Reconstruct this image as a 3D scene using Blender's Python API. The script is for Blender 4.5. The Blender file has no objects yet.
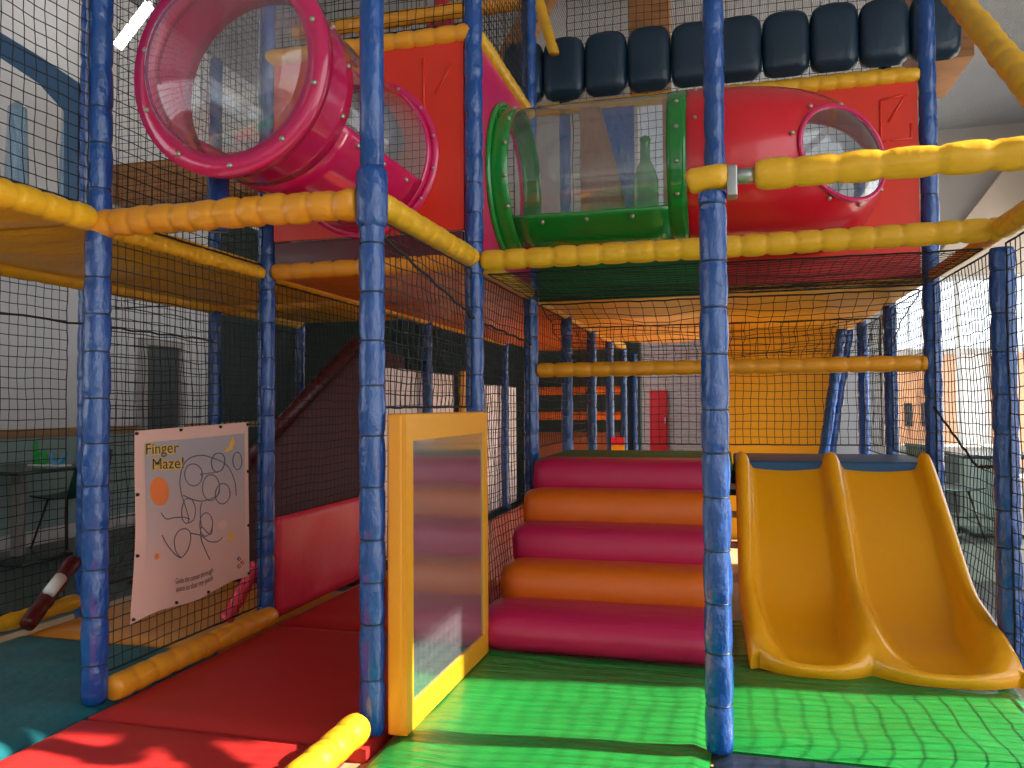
import bpy, bmesh, math, random
from mathutils import Vector, Matrix, noise
random.seed(7)
PI = math.pi
S = bpy.context.scene
C = S.collection
# ---------------------------------------------------------------- camera
FPX = 795.75; YAW = .26232; PITCH = .02851; ROLL = -.0062; EYE = 1.05
cam_data = bpy.data.cameras.new('camera'); cam_data.sensor_width = 36; cam_data.lens = FPX/1024*36
cam_data.clip_start = .05; cam_data.clip_end = 200
cam = bpy.data.objects.new('camera', cam_data); C.objects.link(cam)
cam.matrix_world = (Matrix.Translation((0, 0, EYE)) @ Matrix.Rotation(YAW, 4, 'Z')
                    @ Matrix.Rotation(PI/2+PITCH, 4, 'X') @ Matrix.Rotation(ROLL, 4, 'Z'))
S.camera = cam
# ---------------------------------------------------------------- world, sun, exposure
world = bpy.data.worlds.new('world'); S.world = world; world.use_nodes = True
wn = world.node_tree.nodes; wn['Background'].inputs[0].default_value = (.86, .93, 1, 1)
wn['Background'].inputs[1].default_value = 2.7
SUN_EL = math.radians(31)
sv = Vector((math.cos(SUN_EL)*.99, math.cos(SUN_EL)*.142, math.sin(SUN_EL)))
sd = bpy.data.lights.new('sun', 'SUN'); sd.energy = 17; sd.angle = math.radians(.6); sd.color = (1, .91, .76)
sun = bpy.data.objects.new('sun', sd); C.objects.link(sun)
sun.rotation_euler = sv.to_track_quat('Z', 'Y').to_euler()
S.view_settings.view_transform = 'Standard'; S.view_settings.look = 'None'
S.view_settings.exposure = 0.12; S.view_settings.gamma = 1; S.view_settings.use_curve_mapping = False

# ---------------------------------------------------------------- grid of the play frame
X0, GX = -1.117, 1.085
Y0, GY = 2.395, 1.105
def gx(i): return X0+(i-1)*GX
def gy(j): return Y0+(j-1)*GY
DECK = 1.70

# ---------------------------------------------------------------- materials
def mat(name, col, rough=.5, bump=None, metal=0, coat=0, spec=.5, var=0, sss=0, emis=0):
    m = bpy.data.materials.new(name); m.use_nodes = True
    nt = m.node_tree; b = nt.nodes['Principled BSDF']
    b.inputs['Base Color'].default_value = (*col, 1); b.inputs['Roughness'].default_value = rough
    b.inputs['Metallic'].default_value = metal; b.inputs['Coat Weight'].default_value = coat
    b.inputs['Coat Roughness'].default_value = .12; b.inputs['Specular IOR Level'].default_value = spec
    if emis:
        b.inputs['Emission Color'].default_value = (*col, 1); b.inputs['Emission Strength'].default_value = emis
    tc = nt.nodes.new('ShaderNodeTexCoord')
    if var:
        n = nt.nodes.new('ShaderNodeTexNoise'); n.inputs['Scale'].default_value = 6; n.inputs['Detail'].default_value = 5
        mr = nt.nodes.new('ShaderNodeMapRange'); mr.inputs[3].default_value = 1-var; mr.inputs[4].default_value = 1+var*.4
        mx = nt.nodes.new('ShaderNodeVectorMath'); mx.operation = 'SCALE'
        mx.inputs[0].default_value = col
        nt.links.new(tc.outputs['Object'], n.inputs['Vector']); nt.links.new(n.outputs['Fac'], mr.inputs[0])
        nt.links.new(mr.outputs[0], mx.inputs['Scale']); nt.links.new(mx.outputs[0], b.inputs['Base Color'])
    if bump:
        sc, st, stretch, dist = bump
        mp = nt.nodes.new('ShaderNodeMapping'); mp.inputs['Scale'].default_value = stretch
        n = nt.nodes.new('ShaderNodeTexNoise'); n.inputs['Scale'].default_value = sc; n.inputs['Detail'].default_value = 4
        bp = nt.nodes.new('ShaderNodeBump'); bp.inputs['Strength'].default_value = st; bp.inputs['Distance'].default_value = dist
        nt.links.new(tc.outputs['Object'], mp.inputs[0]); nt.links.new(mp.outputs[0], n.inputs['Vector'])
        nt.links.new(n.outputs['Fac'], bp.inputs['Height']); nt.links.new(bp.outputs[0], b.inputs['Normal'])
    return m
def brick(name, c1, c2, mortar, scale, w=.22, h=.075):
    m = mat(name, c1, .85); nt = m.node_tree; b = nt.nodes['Principled BSDF']
    tc = nt.nodes.new('ShaderNodeTexCoord'); mp = nt.nodes.new('ShaderNodeMapping'); mp.inputs['Rotation'].default_value = (PI/2, 0, 0)
    t = nt.nodes.new('ShaderNodeTexBrick'); t.inputs['Color1'].default_value = (*c1, 1); t.inputs['Color2'].default_value = (*c2, 1)
    t.inputs['Mortar'].default_value = (*mortar, 1); t.inputs['Scale'].default_value = scale
    t.inputs['Brick Width'].default_value = w; t.inputs['Row Height'].default_value = h; t.inputs['Mortar Size'].default_value = .012
    nt.links.new(tc.outputs['Object'], mp.inputs[0]); nt.links.new(mp.outputs[0], t.inputs['Vector']); nt.links.new(t.outputs['Color'], b.inputs['Base Color'])
    return m
def corrugated(name, col, scale, axis='X'):
    m = mat(name, col, .6); nt = m.node_tree; b = nt.nodes['Principled BSDF']
    tc = nt.nodes.new('ShaderNodeTexCoord'); w = nt.nodes.new('ShaderNodeTexWave'); w.bands_direction = axis
    w.inputs['Scale'].default_value = scale; bp = nt.nodes.new('ShaderNodeBump'); bp.inputs['Distance'].default_value = .03
    nt.links.new(tc.outputs['Object'], w.inputs['Vector']); nt.links.new(w.outputs['Fac'], bp.inputs['Height']); nt.links.new(bp.outputs[0], b.inputs['Normal'])
    return m
def wood(name, c1, c2, stretch=(1, 1, 12)):
    m = mat(name, c1, .6); nt = m.node_tree; b = nt.nodes['Principled BSDF']
    tc = nt.nodes.new('ShaderNodeTexCoord'); mp = nt.nodes.new('ShaderNodeMapping'); mp.inputs['Scale'].default_value = stretch
    n = nt.nodes.new('ShaderNodeTexNoise'); n.inputs['Scale'].default_value = 3; n.inputs['Detail'].default_value = 6
    r = nt.nodes.new('ShaderNodeValToRGB'); r.color_ramp.elements[0].color = (*c1, 1); r.color_ramp.elements[1].color = (*c2, 1)
    r.color_ramp.elements[0].position = .35; r.color_ramp.elements[1].position = .65
    nt.links.new(tc.outputs['Object'], mp.inputs[0]); nt.links.new(mp.outputs[0], n.inputs['Vector'])
    nt.links.new(n.outputs['Fac'], r.inputs[0]); nt.links.new(r.outputs[0], b.inputs['Base Color'])
    return m
def clear(name, tint=(1, 1, 1), haze=.06, hazecol=(.8, .85, .9), boost=1.0):
    """thin acrylic: transparent, a little milky from scratches, reflecting by fresnel"""
    m = bpy.data.materials.new(name); m.use_nodes = True; nt = m.node_tree; nt.nodes.clear()
    out = nt.nodes.new('ShaderNodeOutputMaterial'); tr = nt.nodes.new('ShaderNodeBsdfTransparent'); tr.inputs[0].default_value = (*tint, 1)
    gl = nt.nodes.new('ShaderNodeBsdfGlossy'); gl.inputs['Roughness'].default_value = .06
    df = nt.nodes.new('ShaderNodeBsdfDiffuse'); df.inputs[0].default_value = (*hazecol, 1)
    m1 = nt.nodes.new('ShaderNodeMixShader'); m2 = nt.nodes.new('ShaderNodeMixShader')
    tc = nt.nodes.new('ShaderNodeTexCoord'); n = nt.nodes.new('ShaderNodeTexNoise'); n.inputs['Scale'].default_value = 9; n.inputs['Detail'].default_value = 8
    mp = nt.nodes.new('ShaderNodeMapping'); mp.inputs['Scale'].default_value = (6, 1, 1); mp.inputs['Rotation'].default_value = (.4, .6, .3)
    mr = nt.nodes.new('ShaderNodeMapRange'); mr.inputs[1].default_value = .35; mr.inputs[2].default_value = .75
    mr.inputs[3].default_value = haze*.5; mr.inputs[4].default_value = haze*2
    nt.links.new(tc.outputs['Object'], mp.inputs[0]); nt.links.new(mp.outputs[0], n.inputs['Vector']); nt.links.new(n.outputs['Fac'], mr.inputs[0])
    nt.links.new(mr.outputs[0], m1.inputs[0]); nt.links.new(tr.outputs[0], m1.inputs[1]); nt.links.new(df.outputs[0], m1.inputs[2])
    lw = nt.nodes.new('ShaderNodeLayerWeight'); lw.inputs[0].default_value = .5
    pw = nt.nodes.new('ShaderNodeMath'); pw.operation = 'POWER'; pw.inputs[1].default_value = 4
    ma = nt.nodes.new('ShaderNodeMath'); ma.operation = 'MULTIPLY_ADD'; ma.inputs[1].default_value = .85*boost; ma.inputs[2].default_value = .055*boost
    nt.links.new(lw.outputs['Facing'], pw.inputs[0]); nt.links.new(pw.outputs[0], ma.inputs[0]); nt.links.new(ma.outputs[0], m2.inputs[0])
    nt.links.new(m1.outputs[0], m2.inputs[1]); nt.links.new(gl.outputs[0], m2.inputs[2]); nt.links.new(m2.outputs[0], out.inputs[0])
    return m
V1 = (14, .35, (1, 1, 1), .01)
M = dict(
    blue=mat('blue_vinyl', (.002, .066, .30), .27, (24, .9, (1, 1, .6), .02), coat=.6, var=.2),
    blue_deep=mat('deep_blue_vinyl', (.004, .026, .055), .4, (20, .5, (1, 1, .5), .012), coat=.2),
    arch_blue=mat('dull_blue_panel', (.012, .075, .18), .45),
    navy=mat('navy_vinyl', (.008, .02, .045), .5, V1),
    yellow=mat('yellow_vinyl', (.82, .43, .015), .4, (11, .5, (1, 1, 1), .02), coat=.15, var=.12),
    gold=mat('orange_yellow_vinyl', (.80, .32, .015), .36, (9, .3, (1, 1, 1), .01), coat=.2),
    wall_y=mat('yellow_wall_vinyl', (.95, .50, .008), .5, (4, .3, (1, 1, 1), .02)),
    deck_y=mat('yellow_deck_vinyl', (.92, .46, .01), .45, (5, .6, (1, 3, 1), .03), coat=.2, var=.2),
    deck_o=mat('orange_deck_vinyl', (.75, .20, .01), .36, (5, .6, (1, 3, 1), .03), coat=.2, var=.2),
    red=mat('red_vinyl', (.62, .02, .012), .42, (5, .35, (1, 1, 1), .02), coat=.1),
    redmat=mat('red_mat_vinyl', (.50, .019, .018), .55, (4, .25, (1, 1, 1), .02)),
    pinkred=mat('crimson_vinyl', (.72, .02, .06), .4, (6, .5, (1, 1, 1), .02), coat=.15),
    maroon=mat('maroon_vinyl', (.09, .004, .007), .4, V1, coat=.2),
    green=mat('green_vinyl', (.01, .24, .04), .38, (5, .9, (.7, 5, 1), .035), coat=.2),
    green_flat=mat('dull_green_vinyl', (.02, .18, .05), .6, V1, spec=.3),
    teal=mat('teal_vinyl', (.01, .13, .16), .5, (5, .6, (1, 1, 1), .03)),
    roll_p=mat('magenta_vinyl', (.52, .01, .075), .4, (7, .4, (1, 4, 1), .015), coat=.1),
    roll_o=mat('orange_vinyl', (.72, .13, .005), .36, (7, .4, (1, 4, 1), .015), coat=.1),
    frp_pink=mat('pink_moulded_plastic', (.62, .01, .11), .16, coat=.5, spec=.6),
    frp_pinkpanel=mat('magenta_panel_plastic', (.66, .012, .13), .3, coat=.2),
    frp_red=mat('red_moulded_plastic', (.66, .006, .018), .25, coat=.3),
    frp_redpanel=mat('scarlet_panel_plastic', (.72, .03, .008), .4, coat=.1),
    frp_green=mat('green_moulded_plastic', (.008, .24, .03), .15, coat=.6),
    slide=mat('orange_slide_plastic', (.95, .40, .006), .25, coat=.35),
    net=mat('black_net_cord', (.012, .013, .016), .8),
    rope=mat('black_rope', (.015, .015, .017), .8),
    steel=mat('galvanised_steel', (.45, .46, .45), .35, metal=1),
    brass=mat('bolt_metal', (.45, .42, .36), .35, metal=.9),
    mirror=mat('scratched_mirror', (.56, .60, .68), .10, (30, .08, (1, 9, .3), .002), metal=.88),
    white=mat('white_board_plastic', (.93, .93, .92), .5),
    whitewall=mat('white_wall_paint', (.82, .82, .83), .8),
    bluewall=mat('pale_teal_wall_paint', (.36, .50, .48), .8),
    darkwall=mat('dark_green_wall_paint', (.035, .06, .055), .8),
    greywall=mat('grey_wall_paint', (.50, .47, .45), .8),
    cream=mat('cream_wall_paint', (.80, .68, .56), .8),
    woodrail=wood('oak_dado_rail', (.35, .20, .09), (.48, .28, .13), (1, 1, 1)),
    timber=wood('orange_roof_timber', (.32, .13, .04), (.48, .22, .08)),
    palewood=wood('pale_plywood', (.55, .36, .18), (.68, .48, .28), (1, 1, 6)),
    carpet=mat('dark_green_floor', (.05, .07, .065), .35),
    ceil=corrugated('corrugated_ceiling', (.66, .66, .69), 14),
    brick=brick('pink_brick', (.42, .22, .17), (.50, .30, .24), (.42, .38, .36), 1.0),
    door=mat('red_door_paint', (.60, .008, .012), .4),
    doorgrey=mat('grey_door_paint', (.09, .11, .11), .6),
    terra=mat('terracotta_render', (.75, .38, .20), .9),
    concrete=mat('pale_pavement', (.5, .48, .45), .9),
    glass=clear('window_glass', (1, 1, 1), .01),
    acryl=clear('scratched_clear_acrylic', (.95, .96, .98), .055, (.75, .8, .88), 1.5),
    acryl_b=clear('bluish_clear_acrylic', (.65, .82, .95), .1, (.15, .35, .6), 3),
    cloth=mat('banner_cloth', (.74, .47, .39), .75, (5, .3, (1, 1, 1), .01)),
    print_bg=mat('banner_grey_print', (.38, .36, .38), .75),
    ink=mat('dark_brown_ink', (.06, .035, .03), .8), inkgold=mat('gold_ink', (.72, .48, .10), .8),
    inkline=mat('grey_maze_ink', (.14, .13, .17), .8), inkor=mat('orange_ink', (.85, .22, .05), .8),
    inkyel=mat('yellow_ink', (.9, .5, .06), .8), inkred=mat('red_ink', (.6, .05, .05), .8), inkblue=mat('blue_ink', (.05, .08, .35), .8),
    inkgreen=mat('green_sign_ink', (.02, .45, .08), .5), inksky=mat('sky_sign_ink', (.1, .4, .7), .5),
    chair=mat('dark_green_chair_plastic', (.012, .075, .06), .4), chairleg=mat('dark_steel_leg', (.05, .05, .05), .4, metal=.6),
    tabletop=mat('dark_tabletop', (.03, .05, .05), .25), tableleg=mat('grey_table_leg', (.30, .28, .25), .5),
    lamp=mat('lamp_diffuser', (1, .98, .95), .5, emis=14), lampbody=mat('lamp_body', (.8, .8, .8), .5),
    brown=mat('brown_foam_pad', (.30, .12, .05), .6, V1),
    black=mat('dark_window', (.02, .02, .025), .2),
)

# ---------------------------------------------------------------- mesh helpers
class MB:
    def __init__(s): s.v = []; s.f = []; s.sm = []
    def add(s, vs, fs, smooth=True):
        n = len(s.v); s.v += [tuple(v) for v in vs]; s.f += [tuple(i+n for i in f) for f in fs]; s.sm += [smooth]*len(fs); return s
    def box(s, lo, hi, rot=0, bev=0):
        if bev:
            bm = bmesh.new(); bmesh.ops.create_cube(bm, size=1)
            for v in bm.verts:
                v.co = Vector([(lo[k]+hi[k])/2+v.co[k]*(hi[k]-lo[k]) for k in range(3)])
            bmesh.ops.bevel(bm, geom=bm.edges[:], offset=bev, segments=3, affect='EDGES', profile=.6)
            bm.verts.index_update()
            s.add([v.co for v in bm.verts], [[v.index for v in f.verts] for f in bm.faces], True); bm.free(); return s
        x0, y0, z0 = lo; x1, y1, z1 = hi
        s.add([(x0, y0, z0), (x1, y0, z0), (x1, y1, z0), (x0, y1, z0), (x0, y0, z1), (x1, y0, z1), (x1, y1, z1), (x0, y1, z1)],
              [(0, 3, 2, 1), (4, 5, 6, 7), (0, 1, 5, 4), (1, 2, 6, 5), (2, 3, 7, 6), (3, 0, 4, 7)], False); return s
    def tube(s, pts, rad, n=12, caps=True, closed=False):
        pts = [Vector(p) for p in pts]; N = len(pts)
        if not hasattr(rad, '__len__'): rad = [rad]*N
        vs = []; prev = None
        for i, p in enumerate(pts):
            if closed: t = pts[(i+1) % N]-pts[i-1]
            else: t = pts[min(i+1, N-1)]-pts[max(i-1, 0)]
            t.normalize()
            if prev is None:
                a = Vector((0, 0, 1)) if abs(t.z) < .9 else Vector((1, 0, 0))
                u = t.cross(a).normalized()
            else:
                u = (prev-t*prev.dot(t)).normalized()
            prev = u; w = t.cross(u)
            for k in range(n):
                a = 2*PI*k/n; vs.append(p+(u*math.cos(a)+w*math.sin(a))*rad[i])
        fs = []
        for i in range(N if closed else N-1):
            j = (i+1) % N
            for k in range(n):
                k2 = (k+1) % n; fs.append((i*n+k, i*n+k2, j*n+k2, j*n+k))
        if caps and not closed:
            fs.append(tuple(range(n-1, -1, -1))); fs.append(tuple((N-1)*n+k for k in range(n)))
        s.add(vs, fs); return s
    def grid(s, fn, nu, nv, mask=None):
        vs = [fn(i/nu, j/nv) for i in range(nu+1) for j in range(nv+1)]
        fs = [(i*(nv+1)+j, (i+1)*(nv+1)+j, (i+1)*(nv+1)+j+1, i*(nv+1)+j+1) for i in range(nu) for j in range(nv) if not mask or mask(i/nu, j/nv)]
        s.add(vs, fs); return s
    def prism(s, poly, vec):
        """closed planar polygon (3-D points) extruded along vec"""
        n = len(poly); poly = [Vector(p) for p in poly]; vec = Vector(vec)
        s.add(poly+[p+vec for p in poly], [tuple(range(n-1, -1, -1)), tuple(range(n, 2*n))]+[(i, (i+1) % n, (i+1) % n+n, i+n) for i in range(n)], False); return s
    def build(s, name, m, parent=None, solid=0, at=None):
        me = bpy.data.meshes.new(name)
        off = Vector(at) if at is not None else Vector((0, 0, 0))
        me.from_pydata([Vector(v)-off for v in s.v], [], s.f); me.materials.append(m)
        me.polygons.foreach_set('use_smooth', s.sm); me.update()
        bm = bmesh.new(); bm.from_mesh(me); bmesh.ops.remove_doubles(bm, verts=bm.verts, dist=1e-6)
        bmesh.ops.recalc_face_normals(bm, faces=bm.faces); bm.to_mesh(me); bm.free()
        o = bpy.data.objects.new(name, me); C.objects.link(o)
        if at is not None: o.location = off
        if parent: o.parent = parent; 
        if parent and at is None: o.matrix_parent_inverse = Matrix.Translation(-parent.location)
        if solid:
            md = o.modifiers.new('thickness', 'SOLIDIFY'); md.thickness = solid; md.offset = 0
        return o
def tag(o, label, cat, group=None, kind=None):
    if label: o['label'] = label
    if cat: o['category'] = cat
    if group: o['group'] = group
    if kind: o['kind'] = kind
    return o
def thing(name, label, cat, loc=(0, 0, 0), group=None):
    o = bpy.data.objects.new(name, None); C.objects.link(o); o.location = loc; o.empty_display_size = .05
    return tag(o, label, cat, group)
def struct(name, mb, m, label, at=None):
    o = mb.build(name, m, at=at); o['kind'] = 'structure'; o['label'] = label; o['category'] = name.split('_')[0]; return o

# ---------------------------------------------------------------- the hall
FL = -.15
struct('floor', MB().box((-6, -5, FL-.1), (4.6, 20.2, FL)), M['carpet'], 'dark green hall floor around the play frame')
struct('ceiling', MB().box((-6.2, -5, 5.3), (4.7, 20.2, 5.45)), M['ceil'], 'pale corrugated hall ceiling')
struct('wall_left_far', MB().box((-6.1, 8.2, FL), (-5.94, 10.4, 3.4)), M['darkwall'], 'dark green far part of the left hall wall')
struct('wall_left', MB().box((-6.1, -5, 3.0), (-5.95, 10.4, 5.3)).box((-6.1, 1.5, .88), (-5.95, 10.4, 3.0)).box((-6.1, -5, .88), (-5.95, -4, 3.0)), M['whitewall'], 'white upper left hall wall above the wooden rail')
struct('wall_left_lower', MB().box((-6.1, -5, FL), (-5.95, 10.4, .80)), M['bluewall'], 'pale teal lower left hall wall')
struct('trim_1', MB().box((-6.1, -5, .80), (-5.92, 10.4, .88), bev=.008), M['woodrail'], 'wooden dado rail along the left wall')
struct('baseboard_left', MB().box((-5.95, -5, FL), (-5.92, 10.2, FL+.13), bev=.006), M['white'], 'white skirting board of the left wall')
struct('wall_middle', MB().box((-6, 10.2, FL), (-1.05, 10.4, 3.0)), M['darkwall'], 'dark green partition behind the play frame')
struct('wall_middle_upper', MB().box((-6, 10.25, 3.0), (-1.05, 10.4, 5.3)), M['greywall'], 'grey upper partition under the ceiling')
struct('wall_back', MB().box((-1.2, 20, FL), (2.3, 20.2, 3.2)), M['brick'], 'pink brick wall far behind the climbing steps')
struct('wall_back_upper', MB().box((-1.2, 20.02, 3.2), (2.3, 20.2, 5.3)), M['greywall'], 'grey upper back wall')
w = thing('door_1', 'red door in the far pink brick wall', 'door', (-1.6, 19.95, FL)); w['kind'] = 'structure'
# extend brick wall to the left so that the door stands in it
struct('wall_back_left', MB().box((-4.5, 20, FL), (-1.2, 20.2, 5.3)), M['brick'], 'pink brick wall around the far red door')
MB().box((-1.83, 19.93, FL), (-1.39, 20.01, 1.43), bev=.01).build('door_leaf', M['door'], w)
MB().box((-1.46, 19.88, .62), (-1.43, 19.93, .76), bev=.005).build('door_handle', M['steel'], w)
d2 = thing('door_2', 'dark grey recessed door in the left hall wall', 'door', (-5.93, 7.4, FL)); d2['kind'] = 'structure'
MB().box((-5.949, 7.105, FL), (-5.90, 7.615, 1.725), bev=.01).build('door_leaf', M['doorgrey'], d2)
MB().box((-5.949, 7.03, FL), (-5.88, 7.10, 1.80)).box((-5.949, 7.62, FL), (-5.88, 7.69, 1.80)).box((-5.949, 7.101, 1.73), (-5.88, 7.619, 1.80)).build('door_frame', M['greywall'], d2)
w3 = thing('window_3', 'window in the left wall near the camera', 'window', (-6, -1, .9)); w3['kind'] = 'structure'
MB().box((-6.05, -4, .88), (-5.97, -3.93, 3.0)).box((-6.05, -1.3, .88), (-5.97, -1.23, 3.0)).box((-6.05, 1.43, .88), (-5.97, 1.5, 3.0)).build('window_frame', M['white'], w3)
MB().box((-6.03, -3.93, .88), (-6.025, 1.43, 3.0)).build('window_pane', M['glass'], w3)
# right side: unseen band over tall glazing, its step shaped to cut the sun
HEAD = .355+5.5*math.tan(SUN_EL)/.99
struct('wall_right_upper', MB().box((4.5, 3.1, HEAD), (4.65, 20.2, 5.3)), M['greywall'], 'grey wall band above the right glazing, shaped to cut the sun')
wr = thing('window_1', 'long glazed side of the hall letting the sun in', 'window', (4.5, 0, FL)); wr['kind'] = 'structure'
for k, y in enumerate([-5.0, -1.5, 2.0, 6.4, 9.8]):
    MB().box((4.5, y, FL), (4.58, y+.07, HEAD+(0 if y > 3 else .8)), bev=.006).build('window_frame', M['steel'], wr)
    MB().box((4.535, y+.07, FL+.02), (4.54, y+(1.74 if y == 2.0 else 3.4), HEAD-.02)).build('window_pane', M['glass'], wr)
for lo, hi, nm_ in (((4.5, 3.75, FL), (4.65, 6.4, HEAD), 'wall_right_sunblock_pier'), ((4.5, -5, 4.9), (4.65, 3.1, 5.3), 'wall_right_lintel')):  # unseen pier added to keep the sun off the slide
    struct(nm_, MB().box(lo, hi), M['whitewall'], 'added white pier blocking the sun between the panes of the right side' if 'pier' in nm_ else 'wall strip over the tall right glazing')
struct('wall_front', MB().box((-6.1, -5.15, 2.9), (4.65, -5, 5.3)).box((-6.1, -5.15, FL), (4.65, -5, 2.9)), M['whitewall'], 'white hall wall behind the camera')
# back right: cream gable wall with a big window to the building outside
struct('wall_back_right', MB().prism([(2.35, 13.4, 3.0), (4.6, 13.4, 3.0), (4.6, 13.4, 5.15), (4.3, 13.4, 4.85), (3.15, 13.4, 3.30), (2.35, 13.4, 3.25)], (0, .12, 0)), M['cream'], 'cream sloping wall piece over the back right window')
struct('wall_back_right_upper', MB().box((2.35, 13.55, 3.0), (4.6, 13.65, 5.3)), M['greywall'], 'grey wall behind the cream sloping wall piece')
struct('wall_back_side', MB().box((2.25, 13.4, FL), (2.35, 20.2, 5.3)), M['greywall'], 'grey return wall beside the back window')
w2 = thing('window_2', 'bright window at the back right looking onto a terracotta building', 'window', (3.7, 13.45, FL)); w2['kind'] = 'structure'
MB().box((2.36, 13.4, FL), (2.42, 13.5, 2.99)).box((3.4, 13.4, FL), (3.45, 13.5, 2.99)).box((2.43, 13.4, 2.92), (3.39, 13.5, 2.99)).box((3.46, 13.4, 2.92), (4.6, 13.5, 2.99)).build('window_frame', M['white'], w2)
MB().box((2.43, 13.44, FL), (4.49, 13.445, 2.91)).build('window_pane', M['glass'], w2)
struct('ground', MB().box((4.7, -20, FL-.3), (40, 60, FL-.12)), M['concrete'], 'pale pavement outside the glazing')
tb = thing('terracotta_building', 'terracotta rendered building with two dark windows outside the back right window', 'building', (4.3, 17, FL))
MB().box((2.7, 17, FL), (4.35, 19, 2.0)).box((4.9, 17, FL), (6.6, 19, 2.0)).build('wall', M['terra'], tb)
MB().box((4.35, 17.1, FL), (4.9, 19, 2.0)).build('white_bay', M['white'], tb)
MB().box((3.36, 16.97, .62), (3.50, 17.0, 1.07)).build('window', M['black'], tb)
MB().box((3.66, 16.97, .62), (3.80, 17.0, 1.07)).build('window', M['black'], tb)
MB().box((3.15, 16.9, 2.0), (6.7, 19.1, 2.12), bev=.02).build('roof_edge', M['greywall'], tb)
# roof timbers
tm = [((-.9, 8.0, 4.2), (-.5, 8.3, 5.3), 'upright brown roof timber post above the row of blue cushions'),
      ((-5.9, 6.6, 3.1), (-3.2, 6.8, 3.5), 'long brown roof beam at the far upper left'),
      ((1.6, 7.0, 3.82), (1.95, 7.9, 5.29), 'orange timber beam end beside the upper right post')]
for lo, hi, lb in tm: tag(MB().box(lo, hi, bev=.01).build('roof_timber', M['timber']), lb, 'beam')
tag(MB().prism([(-2.9, 7.5, 3.3), (-2.65, 7.5, 3.3), (-1.5, 7.5, 5.2), (-1.75, 7.5, 5.2)], (0, .18, 0)).build('roof_timber', M['timber']), 'slanting brown roof timber seen behind the red panel', 'beam')
# strip light
sl = thing('strip_light', 'lit white fluorescent strip light under the ceiling, beside the pink tube', 'light', (-5.15, 6.0, 4.5))
MB().tube([(-5.32, 6, 4.36), (-4.98, 6, 4.70)], .045, 10).build('light_tube', M['lamp'], sl)
MB().tube([(-5.38, 6.05, 4.36), (-4.98, 6.05, 4.78)], .03, 8).build('fitting', M['lampbody'], sl)

# ---------------------------------------------------------------- floor base and mats
tag(MB().box((-2.25, .6, FL), (1.25, 9.4, -.062)).box((-3.45, .6, FL), (-2.25, 4.42, -.062)).build('base_plinth', M['palewood']), 'low plywood plinth carrying the mats of the play frame', 'plinth')
def matbox(name, x0, x1, y0, y1, m, label, z0=-.06, z1=0.0, amp=.006, sc=2.5, grp=None):
    mb = MB(); nx = max(4, int((x1-x0)/.05)); ny = max(4, int((y1-y0)/.05))
    def fn(u, v):
        x = x0+u*(x1-x0); y = y0+v*(y1-y0)
        e = min(u*(x1-x0), (1-u)*(x1-x0), v*(y1-y0), (1-v)*(y1-y0))
        z = z1-.018*max(0, 1-e/.05)**2+amp*noise.noise(Vector((x*sc, y*sc*2, z1*9)))*min(1, e/.1)
        return (x, y, z)
    mb.grid(fn, nx, ny)
    mb.box((x0, y0, z0), (x1, y1, z1-.02))
    return tag(mb.build(name, m), label, 'mat', grp)
matbox('floor_mat', -2.15, -1.165, .9, 2.29, M['redmat'], 'red floor mat lying nearest the camera, its front strip in sunlight')
matbox('floor_mat', -2.15, -1.10, 2.31, 3.50, M['redmat'], 'shaded red floor mat between the banner net and the mirror panel', amp=.003)
matbox('floor_mat', -2.15, -1.07, 3.52, 4.58, M['redmat'], 'red floor mat behind the blue post, at the foot of the low crimson wall')
matbox('floor_mat', -2.15, -1.0, 4.60, 9.3, M['roll_o'], 'orange floor mat in the aisle seen between mirror panel and steps')
matbox('floor_mat', -3.22, -2.16, .9, 3.06, M['teal'], 'teal floor mat in the lower left corner', amp=.012)
matbox('floor_mat', -3.22, -2.26, 3.08, 4.3, M['gold'], 'yellow floor mat behind the teal mat, under the banner', amp=.004)
matbox('floor_mat', -1.045, -.06, .9, 3.36, M['green'], 'green floor mat in front of the climbing steps', amp=.010)
matbox('floor_mat', -.05, 1.03, 2.58, 4.3, M['green'], 'green floor mat under the foot of the yellow slide', amp=.012)
matbox('floor_mat', -.05, 1.03, .9, 2.56, M['navy'], 'dark navy mat at the bottom edge beside the front post', amp=.004)

# ---------------------------------------------------------------- posts
def sleeve_profile(z0, z1, r, step, seed, pinch=.12, smooth=False):
    rnd = random.Random(seed); pts = []; ties = []
    z = z0; marks = []
    while z < z1-.02:
        marks.append(z); z += step*(.85+.3*rnd.random())
    marks.append(z1)
    for a, b in zip(marks[:-1], marks[1:]):
        n = 8; ties.append(a)
        for k in range(n):
            t = k/n; bulge = math.sin(PI*t)**.32 if t > 0 else 0
            pts.append((a+(b-a)*t, r*((1-pinch)+pinch*bulge)))
    pts.append((z1, r*(1-pinch)))
    return pts, ties[1:]
def lathe_wob(mb, base, axis_u, axis_v, axis_w, prof, n, seed, amp):
    vs = []; 
    for (h, r) in prof:
        for k in range(n):
            a = 2*PI*k/n
            rr = r*(1+amp*noise.noise(Vector((math.cos(a)*1.7+seed, math.sin(a)*1.7, h*9)))+amp*.6*noise.noise(Vector((math.cos(a)*4+seed, math.sin(a)*4, h*28))))
            vs.append(base+axis_w*h+(axis_u*math.cos(a)+axis_v*math.sin(a))*rr)
    N = len(prof)
    fs = [(i*n+k, i*n+(k+1) % n, (i+1)*n+(k+1) % n, (i+1)*n+k) for i in range(N-1) for k in range(n)]
    fs += [tuple(range(n-1, -1, -1)), tuple((N-1)*n+k for k in range(n))]
    mb.add(vs, fs)
    return mb
EX, EY, EZ = Vector((1, 0, 0)), Vector((0, 1, 0)), Vector((0, 0, 1))
pseed = [0]
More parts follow.
